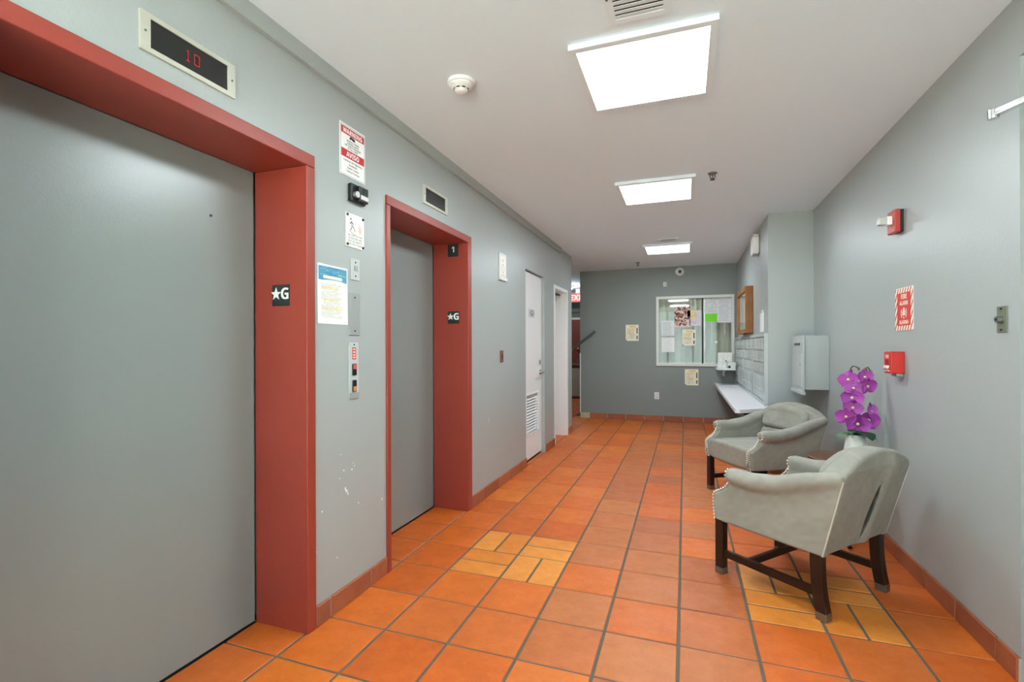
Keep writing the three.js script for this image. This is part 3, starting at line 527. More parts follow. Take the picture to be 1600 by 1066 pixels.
{
  const lg = mat('#bcc3c2', 0.5, { metalness: 0.1 });
  let [o, w, h] = plate('key_plate', 'pale metal key switch plate above the blank plate', 1.982, 2.05, 1.577, 1.683, lg); screws(o, [[0, h - 0.018], [0, 0.02]]); part(o, 'key_insert', bx(0.026, 0.026, 0.004, 0.002, h * 0.55, 0.006), M.plateGrey);
  [o, w, h] = plate('blank_plate', 'plain grey metal plate above the lift call buttons', 1.97, 2.05, 1.302, 1.512); screws(o, [[0, h - 0.022], [0, 0.022]]);
  [o, w, h] = plate('call_station', 'lift call button plate with red stickers', 1.965, 2.04, 0.988, 1.268, lg); screws(o, [[0, h - 0.012]]);
  const sticker = print(64, 128, (g, W, H) => { g.fillStyle = '#c8473e'; g.fillRect(0, 0, W, H); g.fillStyle = '#f0d6d0'; for (const y of [14, 44, 74, 100]) g.fillRect(12, y, W - 24, 14); });
  part(o, 'fire_sticker', bx(0.028, 0.06, 0.001, 0, 0.225, 0.0056), sticker);
  const b1 = part(o, 'call_button', rb(0.03, 0.058, 0.008, 0.003, 0, 0.145, 0.007), M.black); part(b1, 'button_face', bx(0.026, 0.024, 0.002, 0, 0.159, 0.0115), mat('#cf5a50', 0.4));
  const b2 = part(o, 'call_button', rb(0.03, 0.058, 0.008, 0.003, 0, 0.064, 0.007), M.black); part(b2, 'button_face', bx(0.024, 0.024, 0.002, 0, 0.05, 0.0115), mat('#c99052', 0.4));
  part(o, 'patch', bx(0.072, 0.03, 0.001, 0, 0.016, 0.0056), M.plateGrey);
}
const font = await new FontLoader().loadAsync('fonts/droid/droid_sans_bold.typeface.json');
const glyph = (s, size, depth) => { const g = new TextGeometry(s, { font, size, depth, curveSegments: 5, bevelEnabled: false }); g.computeBoundingBox(); const b = g.boundingBox; return g.translate(-(b.min.x + b.max.x) / 2, -(b.min.y + b.max.y) / 2, 0); };
function jambSign(label, x, y, d, w, h, star, char) {
  const o = thing('jamb_plate', label, 'sign', [x, y, d]);
  part(o, 'plate', board(w, h, 0.003), mat('#1f2a29', 0.5));
  const list = []; if (star) { const s = new THREE.Shape(); for (let k = 0; k < 10; k++) { const a = Math.PI / 2 + k * Math.PI / 5, r = k % 2 ? 0.012 : 0.029; s[k ? 'lineTo' : 'moveTo'](Math.cos(a) * r, Math.sin(a) * r); } const g = new THREE.ExtrudeGeometry(s, { depth: 0.0022, bevelEnabled: false }); list.push(g.translate(-w * 0.26, h * 0.56, 0.003)); }
  list.push(glyph(char, star ? 0.05 : 0.045, 0.0022).translate(star ? w * 0.24 : 0, h * 0.58, 0.003));
  part(o, 'letters', list.map((g) => { const q = g.index ? g.toNonIndexed() : g; for (const k of Object.keys(q.attributes)) if (!['position', 'normal', 'uv'].includes(k)) q.deleteAttribute(k); return q; }), mat('#eef0ee', 0.5));
}
jambSign('black plate with white star and G on the jamb of the first lift', -1.65, 1.427, E1.ib, 0.098, 0.094, true, 'G');
jambSign('black plate with white star and G on the jamb of the second lift', -1.63, 1.419, E2.ib, 0.096, 0.094, true, 'G');
jambSign('black plate with white 1 high on the jamb of the second lift', -1.633, 1.93, E2.ib, 0.09, 0.094, false, '1');
{
  const o = thing('wall_plaque', 'clear framed cream plaque on the wall between second lift and closet', 'sign', [XL, 1.835, 4.09], LEFT), w = 0.175, h = 0.245;
  part(o, 'holder', board(w, h, 0.008), mat('#d6dad9', 0.3)); part(o, 'lip', rb(w, 0.03, 0.016, 0.004, 0, 0.015, 0.012), M.white);
  face(o, 'print', w - 0.03, h - 0.06, 0.0086, print(256, 320, (g, W, H) => { g.fillStyle = '#f1eee2'; g.fillRect(0, 0, W, H); g.strokeStyle = '#a8a295'; g.lineWidth = 12; g.beginPath(); g.ellipse(W / 2, H * 0.62, 44, 66, 0, 0, 7); g.stroke(); g.beginPath(); g.moveTo(90, 92); g.lineTo(128, 50); g.lineTo(166, 92); g.stroke(); g.fillStyle = '#c3b9a4'; g.fillRect(40, H - 26, W - 80, 14); }), 0, 0.036);
  const c = thing('key_switch', 'narrow brown key switch plate on the grey wall beyond the second lift', 'switch', [XL, 1.10, 4.066], LEFT);
  part(c, 'plate', board(0.075, 0.108, 0.006), mat('#7b4a3c', 0.5)); part(c, 'slot', bx(0.02, 0.05, 0.003, 0, 0.054, 0.007), mat('#4f2d25', 0.5));
  const p = thing('door_plaque', 'small grey plaque on the white closet door', 'sign', [-1.556, 1.56, 5.09], LEFT);
  part(p, 'plate', board(0.2, 0.09, 0.004), mat('#c5c6c6', 0.4)); face(p, 'print', 0.19, 0.08, 0.0044, print(256, 108, (g, W, H) => { g.fillStyle = '#c0c1c1'; g.fillRect(0, 0, W, H); g.fillStyle = '#3a3b3b'; g.beginPath(); g.arc(34, 50, 14, 0, 7); g.arc(222, 50, 14, 0, 7); g.fill(); g.fillStyle = '#6f7171'; g.fillRect(96, 14, 60, 26); g.fillRect(86, 54, 84, 34); }), 0, 0.005);
}

// ------------------------------------------------------------------ far wall and passage
{
  const o = thing('wall_speaker', 'round white wall sounder at the top of the dark wall', 'alarm', [-0.048, 2.445, DF]);
  part(o, 'ring', at(new THREE.LatheGeometry([[0, 0], [0.068, 0], [0.07, 0.02], [0.058, 0.045], [0.03, 0.05], [0.028, 0.04], [0, 0.04]].map((p) => new THREE.Vector2(...p)), 36), 0, 0, 0, Math.PI / 2), M.offWhite);
  part(o, 'horn', at(cy(0.02, 0.026, 0.012, 20), 0.004, 0, 0.046, Math.PI / 2), M.dark);
  const s = thing('wall_sensor', 'tiny white sensor box above the window', 'sensor', [-0.277, 2.215, DF]); part(s, 'box', rb(0.055, 0.075, 0.028, 0.006, 0, 0.038, 0.014), M.offWhite); part(s, 'lens', rb(0.012, 0.05, 0.006, 0.002, 0.004, 0.038, 0.03), M.plateGrey);
  const u = thing('wall_outlet', 'white power outlet low on the dark wall', 'outlet', [-0.413, 0.362, DF]); part(u, 'cover', board(0.075, 0.115, 0.006), M.white);
  for (const y of [0.035, 0.08]) { const r = part(u, 'socket', rb(0.034, 0.028, 0.004, 0.002, 0, y, 0.007), M.offWhite); part(r, 'slots', [bx(0.003, 0.011, 0.002, -0.007, y, 0.0095), bx(0.003, 0.011, 0.002, 0.007, y, 0.0095)], M.black); }
  const h = thing('handrail', 'grey sloping handrail end fixed at the dark wall corner', 'handrail', [-1.42, 1.20, DF]);
  part(h, 'rail', at(cy(0.019, 0.019, 0.9, 14), 0, 0, 0, 0, 0, -0.91).translate(-0.354, 0.02, 0.065), mat('#6d6f6e', 0.35, { metalness: 0.5 })); part(h, 'bracket', [bar([-0.09, 0.225, 0], [-0.09, 0.215, 0.06], 0.014, 0.014), at(cy(0.03, 0.03, 0.006, 16), -0.09, 0.225, 0.003, Math.PI / 2)], M.screw);
  const e = thing('exit_sign', 'red lit EXIT sign above the brown door', 'exit sign', [-2.26, 2.245, 10.9]);
  part(e, 'case', rb(0.34, 0.2, 0.05, 0.006, 0, 0.1, 0), mat('#c8483c', 0.5, { emissive: '#ff3a2a', emissiveIntensity: 0.25 })); part(e, 'canopy', bx(0.1, 0.092, 0.03, 0, 0.246, 0), M.offWhite);
  const lt = glyph('EXIT', 0.12, 0.003); for (const k of Object.keys(lt.attributes)) if (!['position', 'normal', 'uv'].includes(k)) lt.deleteAttribute(k);
  part(e, 'letters', lt.translate(0, 0.1, 0.025), mat('#ffd9d0', 0.5, { emissive: '#ff9a8a', emissiveIntensity: 0.25 }));
}

// ------------------------------------------------------------------ mailbox wall
{
  const L = DF - 0.06 - (DM + 0.02), o = thing('mailbox_bank', 'grey metal bank of apartment mailboxes with small locks', 'mailboxes', [XM, 0.655, DM + 0.02 + L / 2], RIGHT);
  part(o, 'case', bx(L - 0.008, 0.702, 0.02, 0, 0.355, 0.01), M.mail);
  part(o, 'trim_frame', [bx(L, 0.025, 0.034, 0, 0.0125, 0.017), bx(L, 0.03, 0.034, 0, 0.695, 0.017), bx(0.025, 0.655, 0.034, -L / 2 + 0.0125, 0.3525, 0.017), bx(0.025, 0.655, 0.034, L / 2 - 0.0125, 0.3525, 0.017), bx(0.03, 0.655, 0.034, -L / 2 + 1.08, 0.3525, 0.017), bx(0.03, 0.655, 0.034, L / 2 - 0.95, 0.3525, 0.017)], M.mail);
  const rows = [[0.04, 0.27], [0.305, 0.405], [0.42, 0.53], [0.545, 0.67]], cw = 0.092;
  const geos = rows.map(([a, b]) => { const h = b - a; return join([bx(cw - 0.012, h - 0.008, 0.010, 0, 0, 0.005), bx(0.05, 0.012, 0.003, -0.012, h / 2 - 0.02, 0.0115), at(cy(0.007, 0.007, 0.008, 8), 0.028, -h * 0.1, 0.013, Math.PI / 2)]); });
  const ms = [M.mail, mat('#a9b0af', 0.36), mat('#c3c9c8', 0.38)];
  for (const sec of [[-L / 2 + 0.03, -L / 2 + 1.06], [-L / 2 + 1.1, L / 2 - 0.97], [L / 2 - 0.93, L / 2 - 0.03]]) { const m = Math.floor((sec[1] - sec[0]) / cw), p = (sec[1] - sec[0]) / m;
    for (let i = 0; i < m; i++) rows.forEach(([a, b], r) => part(o, 'mailbox_door', geos[r], ms[Math.floor(rnd() * 3)], [sec[0] + (i + 0.5) * p, (a + b) / 2, 0.02])); }
}
{
  const sh = new THREE.Shape(), W = 0.325, A = 5.16, B = DF - 0.005; sh.moveTo(0, -A); sh.lineTo(0, -B); sh.lineTo(-W, -B); sh.lineTo(-W, -(A - 0.16)); sh.quadraticCurveTo(-W, -(A - 0.2), -W + 0.04, -(A - 0.19)); sh.lineTo(0, -A);
  const o = thing('writing_shelf', 'long white laminate shelf below the mailboxes', 'shelf', [XM, 0.61, 0]), g = new THREE.ExtrudeGeometry(sh, { depth: 0.032, bevelEnabled: true, bevelSize: 0.003, bevelThickness: 0.003, bevelSegments: 2 });
  g.rotateX(Math.PI / 2); g.scale(1, 1, 1); 
  { const p = g.attributes.position; for (let i = 0; i < p.count; i++) p.setXYZ(i, p.getX(i) - 0.004, p.getY(i) + 0.037, p.getZ(i)); }
  part(o, 'top', g, M.laminate);
  part(o, 'support_rail', lim(-0.05, -0.002, -0.04, 0, DM + 0.02, DF - 0.02), M.rubber);
  for (const d of [5.6, 6.9, 8.1]) part(o, 'bracket', [bx(0.25, 0.03, 0.03, -0.14, -0.012, -d), bar([-0.02, -0.25, -d], [-0.24, -0.02, -d], 0.02, 0.02), bx(0.02, 0.26, 0.03, -0.012, -0.14, -d)], M.rubber);
}
{
  const o = thing('notice_case', 'oak framed glazed notice case above the mailboxes', 'notice board', [XM, 1.395, 6.93], RIGHT), w = 1.02, h = 0.565, t = 0.085, f = 0.05;
  part(o, 'frame', [bx(w, f, t, 0, f / 2, t / 2), bx(w, f, t, 0, h - f / 2, t / 2), bx(f, h - 2 * f, t, -w / 2 + f / 2, h / 2, t / 2), bx(f, h - 2 * f, t, w / 2 - f / 2, h / 2, t / 2)], M.oak);
  part(o, 'back_panel', bx(w - 2 * f, h - 2 * f, 0.01, 0, h / 2, 0.006), mat('#c9a878', 0.8));
  part(o, 'pane', bx(w - 2 * f, h - 2 * f, 0.004, 0, h / 2, t - 0.018), M.glass);
  face(o, 'notice_sheet', w - 0.2, h - 0.16, 0.013, print(512, 256, (g, W, H) => { g.fillStyle = '#ecebe2'; g.fillRect(0, 0, W, H); g.fillStyle = '#d9c79a'; g.fillRect(0, 0, W * 0.3, H); scribble(g, 20, W - 20, 16, H - 16, 12, '#a9a99c', 0.8); }), 0, 0.08);
  const p = thing('sheet_holder', 'narrow white sheet holder on the wall above the mailboxes', 'holder', [XM, 1.385, 5.70], RIGHT); part(p, 'body', rb(0.19, 0.2, 0.012, 0.003, 0, 0.1, 0.006), M.plastic); part(p, 'clip', bx(0.1, 0.03, 0.01, 0, 0.215, 0.005), M.alu);
  const e = thing('emergency_light', 'white emergency light box high on the mailbox wall', 'wall light', [XM, 2.25, 5.98], RIGHT); part(e, 'body', rb(0.2, 0.19, 0.07, 0.02, 0, 0.095, 0.035), M.plastic); part(e, 'cap', rb(0.19, 0.03, 0.06, 0.01, 0, 0.2, 0.034), M.offWhite); part(e, 'lamp_cover', rb(0.16, 0.02, 0.055, 0.005, 0, 0.004, 0.036), M.plateGrey);
}
// ------------------------------------------------------------------ right wall
{
  const o = thing('collection_box', 'grey metal drop box with slot on the wall behind the far armchair', 'drop box', [XR, 0.83, 5.02], RIGHT), w = 0.46, h = 0.49, t = 0.20;
  part(o, 'body', rb(w - 0.02, h - 0.02, t - 0.012, 0.004, 0, h / 2 + 0.02, (t - 0.012) / 2), M.wall);
  const p = part(o, 'front_panel', rb(w, h, 0.012, 0.003, 0, h / 2 + 0.012, t - 0.006), mat('#b2b9b8', 0.4)); part(p, 'slot', rb(0.22, 0.022, 0.006, 0.002, 0, h - 0.065, t), M.black);
  part(p, 'door', rb(w - 0.07, h - 0.19, 0.006, 0.002, 0, 0.195, t + 0.002), mat('#b2b9b8', 0.4)); part(p, 'lock', at(cy(0.01, 0.01, 0.008, 12), 0.14, 0.25, t + 0.006, Math.PI / 2), M.steel); part(p, 'bottom_lip', rb(w, 0.03, 0.03, 0.004, 0, 0.0, t - 0.004), mat('#b2b9b8', 0.4));
  const s = thing('fire_strobe', 'red fire alarm strobe with clear lens high on the wall', 'alarm', [XR, 1.885, 3.355], RIGHT);
  part(s, 'back_box', rb(0.10, 0.125, 0.014, 0.003, 0, 0.064, 0.007), M.dark); part(s, 'body', rb(0.11, 0.13, 0.03, 0.006, 0, 0.064, 0.03), mat('#b03a36', 0.4));
  part(s, 'lens_base', rb(0.045, 0.05, 0.025, 0.004, 0.0, 0.072, 0.056), M.plastic); part(s, 'lens', [rb(0.046, 0.044, 0.04, 0.008, 0, 0.072, 0.088)], new THREE.MeshPhysicalMaterial({ color: '#e8ebe4', roughness: 0.25, transmission: 0.5, thickness: 0.01 })); part(s, 'emblem', bx(0.03, 0.012, 0.001, 0.0, 0.03, 0.0456), mat('#d97b72', 0.5));
  const f = thing('alarm_sign', 'red and white striped FIRE ALARM sign on the right wall', 'sign', [XR, 1.328, 3.302], RIGHT), w2 = 0.235, h2 = 0.24;
  part(f, 'board', board(w2, h2, 0.003), M.white);
  face(f, 'print', w2 - 0.002, h2 - 0.002, 0.0034, print(512, 524, (g, W, H) => {
    g.fillStyle = '#f4ead6'; g.fillRect(0, 0, W, H); g.strokeStyle = '#c33b30'; g.lineWidth = 26; for (let k = -H; k < W; k += 74) { g.beginPath(); g.moveTo(k, H); g.lineTo(k + H * 0.62, 0); g.stroke(); }
    g.fillStyle = '#cb3f34'; g.fillRect(62, 58, W - 124, H - 116); g.fillStyle = '#f8ead8'; g.textAlign = 'center'; g.font = 'bold 84px sans-serif'; g.fillText('FIRE', W / 2, 136, W - 220); g.font = 'bold 72px sans-serif'; g.fillText('ALARM', W / 2, 212, W - 160);
    g.lineWidth = 14; g.strokeStyle = '#f8ead8'; for (const r of [44, 78]) for (const a of [0, Math.PI]) { g.beginPath(); g.arc(W / 2, 312, r, a - 0.75, a + 0.75); g.stroke(); } g.fillRect(W / 2 - 20, 262, 40, 78); g.beginPath(); g.arc(W / 2, 262, 20, 0, 7); g.arc(W / 2, 368, 13, 0, 7); g.fill();
    g.font = 'bold 66px sans-serif'; g.fillText('ALARMA', W / 2, 446, W - 160);
  }));
  const u = thing('pull_station', 'red fire alarm pull station with white lettering', 'alarm', [XR, 1.083, 3.345], RIGHT);
  const pr2 = mat('#c4271f', 0.35);
  part(u, 'body', rb(0.095, 0.125, 0.068, 0.006, 0, 0.063, 0.034), pr2); 
  face(u, 'print', 0.082, 0.11, 0.0686, print(256, 306, (g, W, H) => { g.fillStyle = '#cc3a31'; g.fillRect(0, 0, W, H); g.fillStyle = '#f6e6e0'; g.textAlign = 'center'; g.font = 'bold 74px sans-serif'; g.fillText('FIRE', W / 2, 84, W - 40); g.fillStyle = '#8d0e0e'; g.fillRect(46, 106, 164, 84); g.fillStyle = '#f6e6e0'; g.fillRect(112, 204, 32, 90); g.fillRect(60, 232, 136, 30); g.fillRect(24, 204, 44, 18); g.fillRect(188, 204, 44, 18); g.fillRect(24, 276, 44, 18); g.fillRect(188, 276, 44, 18); }), 0, 0.008);
  part(u, 'handle', rb(0.05, 0.016, 0.012, 0.004, 0, 0.036, 0.073), M.offWhite); part(u, 'base_box', rb(0.08, 0.02, 0.035, 0.004, -0.008, -0.006, 0.018), M.plateGrey);
  const k = thing('key_switch', 'steel key switch plate on the right wall beside the side door', 'switch', [XR, 1.293, 2.409], RIGHT); part(k, 'plate', board(0.064, 0.102, 0.004), mat('#7d8272', 0.45, { metalness: 0.5 })); part(k, 'lock', at(cy(0.012, 0.014, 0.018, 18), 0, 0.05, 0.012, Math.PI / 2), M.screw); part(k, 'keyhole', at(cy(0.004, 0.004, 0.002, 10), 0, 0.05, 0.0215, Math.PI / 2), M.black); screws(k, [[0, 0.092], [0, 0.01]]);
}

// ------------------------------------------------------------------ armchairs
const SIDE = [[-0.285, 0.287], [0.285, 0.287], [0.292, 0.36], [0.29, 0.432], [0.262, 0.448], [0.225, 0.472], [0.195, 0.505], [0.175, 0.55], [0.17, 0.58], [0.0, 0.57], [-0.15, 0.605], [-0.29, 0.655], [-0.375, 0.675], [-0.37, 0.62]];
const ARM = [[0.17, 0.552, 0.042], [0.06, 0.546, 0.046], [-0.08, 0.568, 0.045], [-0.22, 0.617, 0.041], [-0.345, 0.655, 0.032]];
const backZ = (y) => -0.285 - 0.105 * cl((y - 0.287) / 0.4) ;
const backTop = (x) => 0.672 + 0.092 * Math.pow(cl(1 - (x / 0.30) ** 2), 0.8);
const C = 0.008;
const armGeo = (s) => netted((x, y, z) => {
  x *= s; const flare = 0.02 * cl((y - 0.3) / 0.4) * cl((0.1 - z) / 0.4);
  const p = rbox(polyDist(SIDE, z, y), Math.abs(x - 0.268 - flare) - 0.026, -1, 0.014);
  return smin(p, capsules(ARM.map(([c, b, r]) => [0.283 + flare * 0.6, b, c, r]), x, y, z), 0.018);
}, s > 0 ? [0.20, 0.265, -0.42] : [-0.375, 0.265, -0.42], s > 0 ? [0.375, 0.73, 0.32] : [-0.20, 0.73, 0.32], C);
const seatGeo = () => netted((x, y, z) => rbox(Math.abs(x) - 0.248, Math.abs(y - 0.366) - 0.078 - 0.014 * (1 - (x / 0.26) ** 2), Math.abs(z - 0.04) - 0.245, 0.03), [-0.27, 0.265, -0.24], [0.27, 0.48, 0.32], C);
const backGeo = (torn) => netted((x, y, z) => {
  const w = z - backZ(y); let fold = 0;
  if (torn) { const u = x + 0.035 + 0.13 * (y - 0.47); fold = 0.014 * Math.exp(-((u + 0.045) ** 2) / 0.0016) - 0.004 * Math.exp(-((u - 0.06) ** 2) / 0.003); }
  let d = rbox(Math.abs(x) - 0.284 - 0.02 * cl((y - 0.3) / 0.4), Math.abs(y - (0.287 + backTop(x)) / 2) - (backTop(x) - 0.287) / 2, Math.abs(w - 0.052 + fold / 2) - 0.052 - fold / 2, 0.02);
  if (torn) { const u = x + 0.03 + 0.15 * (y - 0.44) + 1.3 * w, wide = 0.020 * (cl(1 - ((y - 0.46) / 0.15) ** 2)); d = Math.max(d, Math.min(wide - Math.abs(u), 0.07 - w)); }                // the cover has split open here
  return d;
}, [-0.33, 0.265, -0.45], [0.33, 0.80, -0.14], 0.0055);
const padGeo = (y0, y1, arched, depth) => netted((x, y, z) => { const top = arched ? backTop(x * 1.12) - 0.012 : y1; return rbox(Math.abs(x) - 0.236, Math.abs(y - (y0 + top) / 2) - (top - y0) / 2, Math.abs(z - backZ(y) - 0.1) - depth, 0.04); }, [-0.26, y0 - 0.03, -0.38], [0.26, 0.79, -0.08], C);
const chairGeo = { armR: armGeo(1), armL: armGeo(-1), seat: seatGeo(), back: backGeo(false), torn: backGeo(true), upper: padGeo(0.545, 0.76, true, 0.058), lower: padGeo(0.42, 0.545, false, 0.05) };
function nailTrim(s) {                                                // two rows of nail heads round the front edge of one side
  const path = [[0.288, 0.295], [0.295, 0.36], [0.293, 0.432], [0.266, 0.452], [0.23, 0.476], [0.2, 0.508], [0.182, 0.545]], g = [], c = new THREE.CatmullRomCurve3(path.map(([z, y]) => new THREE.Vector3(0, y, z)));
  for (let k = 0; k <= 17; k++) { const p = c.getPointAt(k / 17); for (const x of [0.252, 0.284]) g.push(new THREE.SphereGeometry(0.0058, 7, 5).translate(s * x, p.y, p.z + 0.001)); }
  for (let k = 0; k < 9; k++) g.push(new THREE.SphereGeometry(0.006, 7, 5).translate(s * (0.283 + 0.028 * Math.cos(k * 0.698)), 0.552 + 0.028 * Math.sin(k * 0.698), 0.203));
  return mergeGeometries(g);
}
function armchair(label, x, d, turn, torn) {
  const o = thing('armchair', label, 'armchair', [x, 0, d], turn);
  part(o, 'seat', chairGeo.seat, M.cloth); part(o, 'backrest', torn ? chairGeo.torn : chairGeo.back, M.cloth);
  part(o, 'back_pad', chairGeo.upper, M.cloth); part(o, 'back_pad', chairGeo.lower, M.cloth);
  for (const s of [1, -1]) {
    const a = part(o, 'armrest', s > 0 ? chairGeo.armR : chairGeo.armL, M.cloth); const n = part(a, 'nail_trim', nailTrim(s), M.nail); n.userData.kind = 'stuff';
    part(a, 'welt', tube([0.292, 0.45, 0.6, 0.655].map((y) => [s * (0.288 + 0.018 * cl((y - 0.3) / 0.4)), y, backZ(y) + 0.004]), 0.004, 16, 6), M.welt);
    part(a, 'front_welt', tube([[s * 0.268, 0.36, 0.298], [s * 0.268, 0.43, 0.297], [s * 0.268, 0.472, 0.237], [s * 0.268, 0.55, 0.186]], 0.006, 20, 6), M.welt);
    // front leg straight, rear leg swept back
    const f = part(o, 'leg', rb(0.046, 0.27, 0.046, 0.004, s * 0.268, 0.165, 0.258), M.walnut); part(f, 'ferrule', rb(0.048, 0.036, 0.048, 0.003, s * 0.268, 0.018, 0.258), M.screw);
    const sh = new THREE.Shape(); sh.moveTo(-0.024, 0.30); sh.quadraticCurveTo(-0.018, 0.16, -0.048, 0.03); sh.lineTo(-0.004, 0.03); sh.quadraticCurveTo(0.024, 0.15, 0.022, 0.30);
    const rg = new THREE.ExtrudeGeometry(sh, { depth: 0.040, bevelEnabled: true, bevelSize: 0.003, bevelThickness: 0.003, bevelSegments: 1 }).rotateY(-Math.PI / 2).translate(s * 0.268 + 0.02, 0, -0.25);
    const r = part(o, 'leg', rg, M.walnut); part(r, 'ferrule', rb(0.047, 0.038, 0.05, 0.003, s * 0.268, 0.019, -0.276), M.screw);
    part(o, 'stretcher', bx(0.022, 0.036, 0.48, s * 0.268, 0.115, 0), M.walnut);
  }
  part(o, 'stretcher', bx(0.52, 0.034, 0.022, 0, 0.115, 0.10), M.walnut);
  return o;
}
armchair('grey upholstered armchair with torn back, turned away beside the side table', 0.5855, 2.9285, Math.atan2(-0.756, -0.655), true);
armchair('grey upholstered armchair facing the corridor below the drop box', 0.5956, 4.452, Math.atan2(-0.86, 0.511), false);

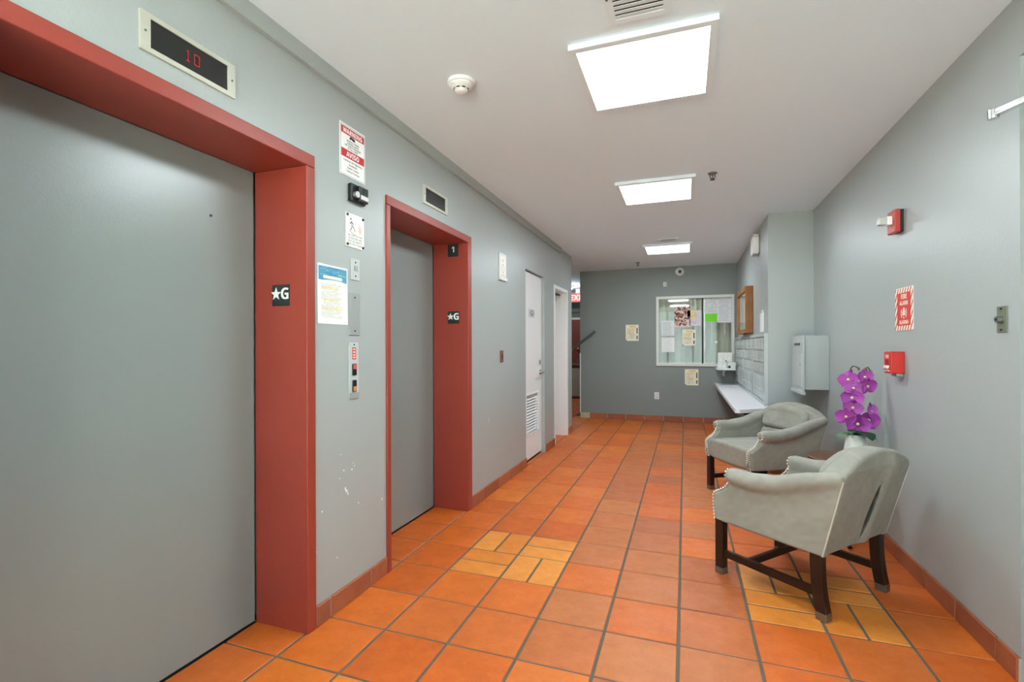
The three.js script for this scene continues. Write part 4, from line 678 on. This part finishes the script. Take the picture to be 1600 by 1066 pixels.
// ------------------------------------------------------------------ side table and orchid
{
  const o = thing('side_table', 'small round brown side table between the armchairs', 'table', [0.975, 0, 3.64]);
  const pr = (pts, n = 40) => metres(new THREE.LatheGeometry(pts.map((p) => new THREE.Vector2(...p)), n));
  part(o, 'table_top', pr([[0, 0.505], [0.175, 0.505], [0.188, 0.512], [0.19, 0.522], [0.184, 0.53], [0, 0.53]]), M.tableWood);
  part(o, 'post', pr([[0.028, 0.10], [0.03, 0.16], [0.018, 0.2], [0.026, 0.3], [0.018, 0.42], [0.05, 0.505]], 24), M.tableWood);
  for (let k = 0; k < 3; k++) part(o, 'foot', tube([[0, 0.15, 0], [0.08, 0.12, 0], [0.15, 0.03, 0], [0.175, 0.014, 0]], 0.014, 16, 8), M.tableWood, [0, 0, 0], [0, 0.5 + k * 2.094, 0]);
  const p = thing('potted_orchid', 'purple orchid in a white vase on the side table', 'orchid', [1.04, 0.53, 3.60]);
  part(p, 'vase', new THREE.LatheGeometry([[0, 0], [0.060, 0], [0.066, 0.012], [0.064, 0.05], [0.056, 0.11], [0.046, 0.155], [0.042, 0.155], [0.046, 0.12], [0, 0.11]].map((q) => new THREE.Vector2(...q)), 36), mat('#e9ebe2', 0.3));
  part(p, 'moss', new THREE.SphereGeometry(0.041, 16, 8, 0, 6.284, 0, 1.57).scale(1, 0.35, 1).translate(0, 0.14, 0), mat('#44512c', 1));
  const blade = (len, wid, bend, cup, n = 8, m = 6, tip = 0.7) => {    // a leaf or petal growing along +y, bending towards +z
    const P = [], U = [], I = [];
    for (let i = 0; i <= n; i++) for (let j = 0; j <= m; j++) { const t = i / n, u = j / m * 2 - 1, w = wid * Math.pow(Math.sin(Math.PI * Math.pow(cl(t * 0.96 + 0.03), tip)), 0.75), a = bend * t; const r = len / Math.max(Math.abs(bend), 1e-3); P.push(u * w, Math.abs(bend) > 1e-3 ? r * Math.sin(Math.abs(a)) : len * t, (Math.abs(bend) > 1e-3 ? Math.sign(bend) * r * (1 - Math.cos(a)) : 0) + cup * u * u * w); U.push(u, t); }
    for (let i = 0; i < n; i++) for (let j = 0; j < m; j++) { const a = i * (m + 1) + j, b = a + m + 1; I.push(a, a + 1, b + 1, a, b + 1, b); }
    const g = new THREE.BufferGeometry(); g.setAttribute('position', new THREE.Float32BufferAttribute(P, 3)); g.setAttribute('uv', new THREE.Float32BufferAttribute(U, 2)); g.setIndex(I); g.computeVertexNormals(); return g;
  };
  const leafM = mat('#1f4a2c', 0.35, { side: THREE.DoubleSide }), leafM2 = mat('#2f6a3a', 0.4, { side: THREE.DoubleSide });
  [[-1.5, 0.75, 0.14, 0.032, leafM2], [0.35, 0.55, 0.17, 0.052, leafM], [1.3, 0.8, 0.14, 0.042, leafM], [-0.5, 0.3, 0.13, 0.034, leafM2], [2.8, 0.8, 0.12, 0.034, leafM]].forEach(([yaw, lean, len, wid, m]) => { const l = part(p, 'leaf', blade(len, wid, 2.1, 0.3, 10, 6, 0.8), m, [0, 0.145, 0]); l.rotation.order = 'YXZ'; l.rotation.set(lean, yaw, 0); });
  const stemM = mat('#3b5a2e', 0.6);
  part(p, 'stem', tube([[-0.006, 0.13, 0], [-0.008, 0.25, 0.005], [-0.018, 0.42, 0], [-0.032, 0.545, -0.005], [-0.012, 0.585, 0.006], [0.012, 0.57, 0.012]], 0.0042, 30, 7), stemM);
  part(p, 'stem', tube([[0.012, 0.13, 0], [0.016, 0.25, 0.004], [0.03, 0.42, 0.0], [0.038, 0.54, 0.0], [0.06, 0.58, 0.0], [0.078, 0.55, 0.01]], 0.0042, 30, 7), stemM);
  const sheetTex = dataTex(128, (u, v) => { const vein = 0.5 + 0.5 * Math.sin(u * 60 + 3 * n16(u * 16, v * 16)); return [cl(0.86 + 0.1 * vein), cl(0.72 + 0.2 * vein), cl(0.88 + 0.1 * vein)]; }, 1, true);
  const pm = ['#bd58b6', '#b04aa8', '#cc76c6', '#96388f'].map((c) => mat(c, 0.6, { map: sheetTex, side: THREE.DoubleSide })), lipM = mat('#e9c9d8', 0.6, { side: THREE.DoubleSide }), heart = mat('#e6dca8', 0.6);
  const wide = blade(0.046, 0.029, 0.5, 0.25, 6, 6, 0.85), thin = blade(0.044, 0.017, 0.4, 0.3, 6, 4, 0.8), lip = blade(0.024, 0.010, 1.2, 0.6, 5, 4, 0.8);
  seed = 21;
  const blooms = [[-0.005, 0.225, 0.055, 0.0, 0.1, 1.15], [0.04, 0.25, 0.045, 0.35, 0.0, 1.1], [-0.045, 0.265, 0.03, -0.6, 0.1, 1.0], [0.055, 0.30, 0.02, 0.8, -0.2, 1.0], [-0.02, 0.325, 0.035, -0.15, 0.3, 0.95], [-0.025, 0.385, 0.04, -0.1, 0.0, 1.05], [-0.02, 0.445, 0.04, 0.1, -0.1, 1.0], [0.04, 0.46, 0.035, 0.5, 0.2, 0.95], [-0.035, 0.495, 0.025, -0.4, -0.3, 0.95], [0.03, 0.515, 0.03, 0.3, -0.2, 0.85]];
  for (const [x, y, z, yaw, tilt, s] of blooms) {
    const f = new THREE.Group(); f.name = 'flower'; p.add(f); f.position.set(x * 1.25, y, z * 0.9); f.rotation.set(tilt, yaw, rr(-0.25, 0.25), 'YXZ'); f.scale.setScalar(s * 1.4);
    const c = Math.floor(rnd() * 3);
    for (const a of [1.35, -1.35]) part(f, 'petal', wide, pm[c], [0, 0, 0.002], [0, 0, a]);
    for (const a of [0, 2.35, -2.35]) part(f, 'sepal', thin, pm[(c + 1) % 4], [0, 0, -0.001], [0, 0, a]);
    part(f, 'lip', lip, lipM, [0, -0.002, 0.004], [0.9, 0, Math.PI]); part(f, 'heart', new THREE.SphereGeometry(0.006, 10, 8), heart, [0, 0.002, 0.006]);
  }
  for (const [x, y, z, s] of [[-0.028, 0.55, 0.006, 1.3], [0.013, 0.567, 0.012, 0.8], [0.05, 0.562, 0.01, 1.1], [0.078, 0.545, 0.012, 1], [0.07, 0.30, 0.015, 1]]) part(p, 'bud', new THREE.SphereGeometry(0.011, 10, 8).scale(0.8 * s, 1.2 * s, 0.8 * s), s > 1.2 ? pm[3] : mat('#7a5f4a', 0.7), [x, y, z]);
}

renderer.render(scene, camera);
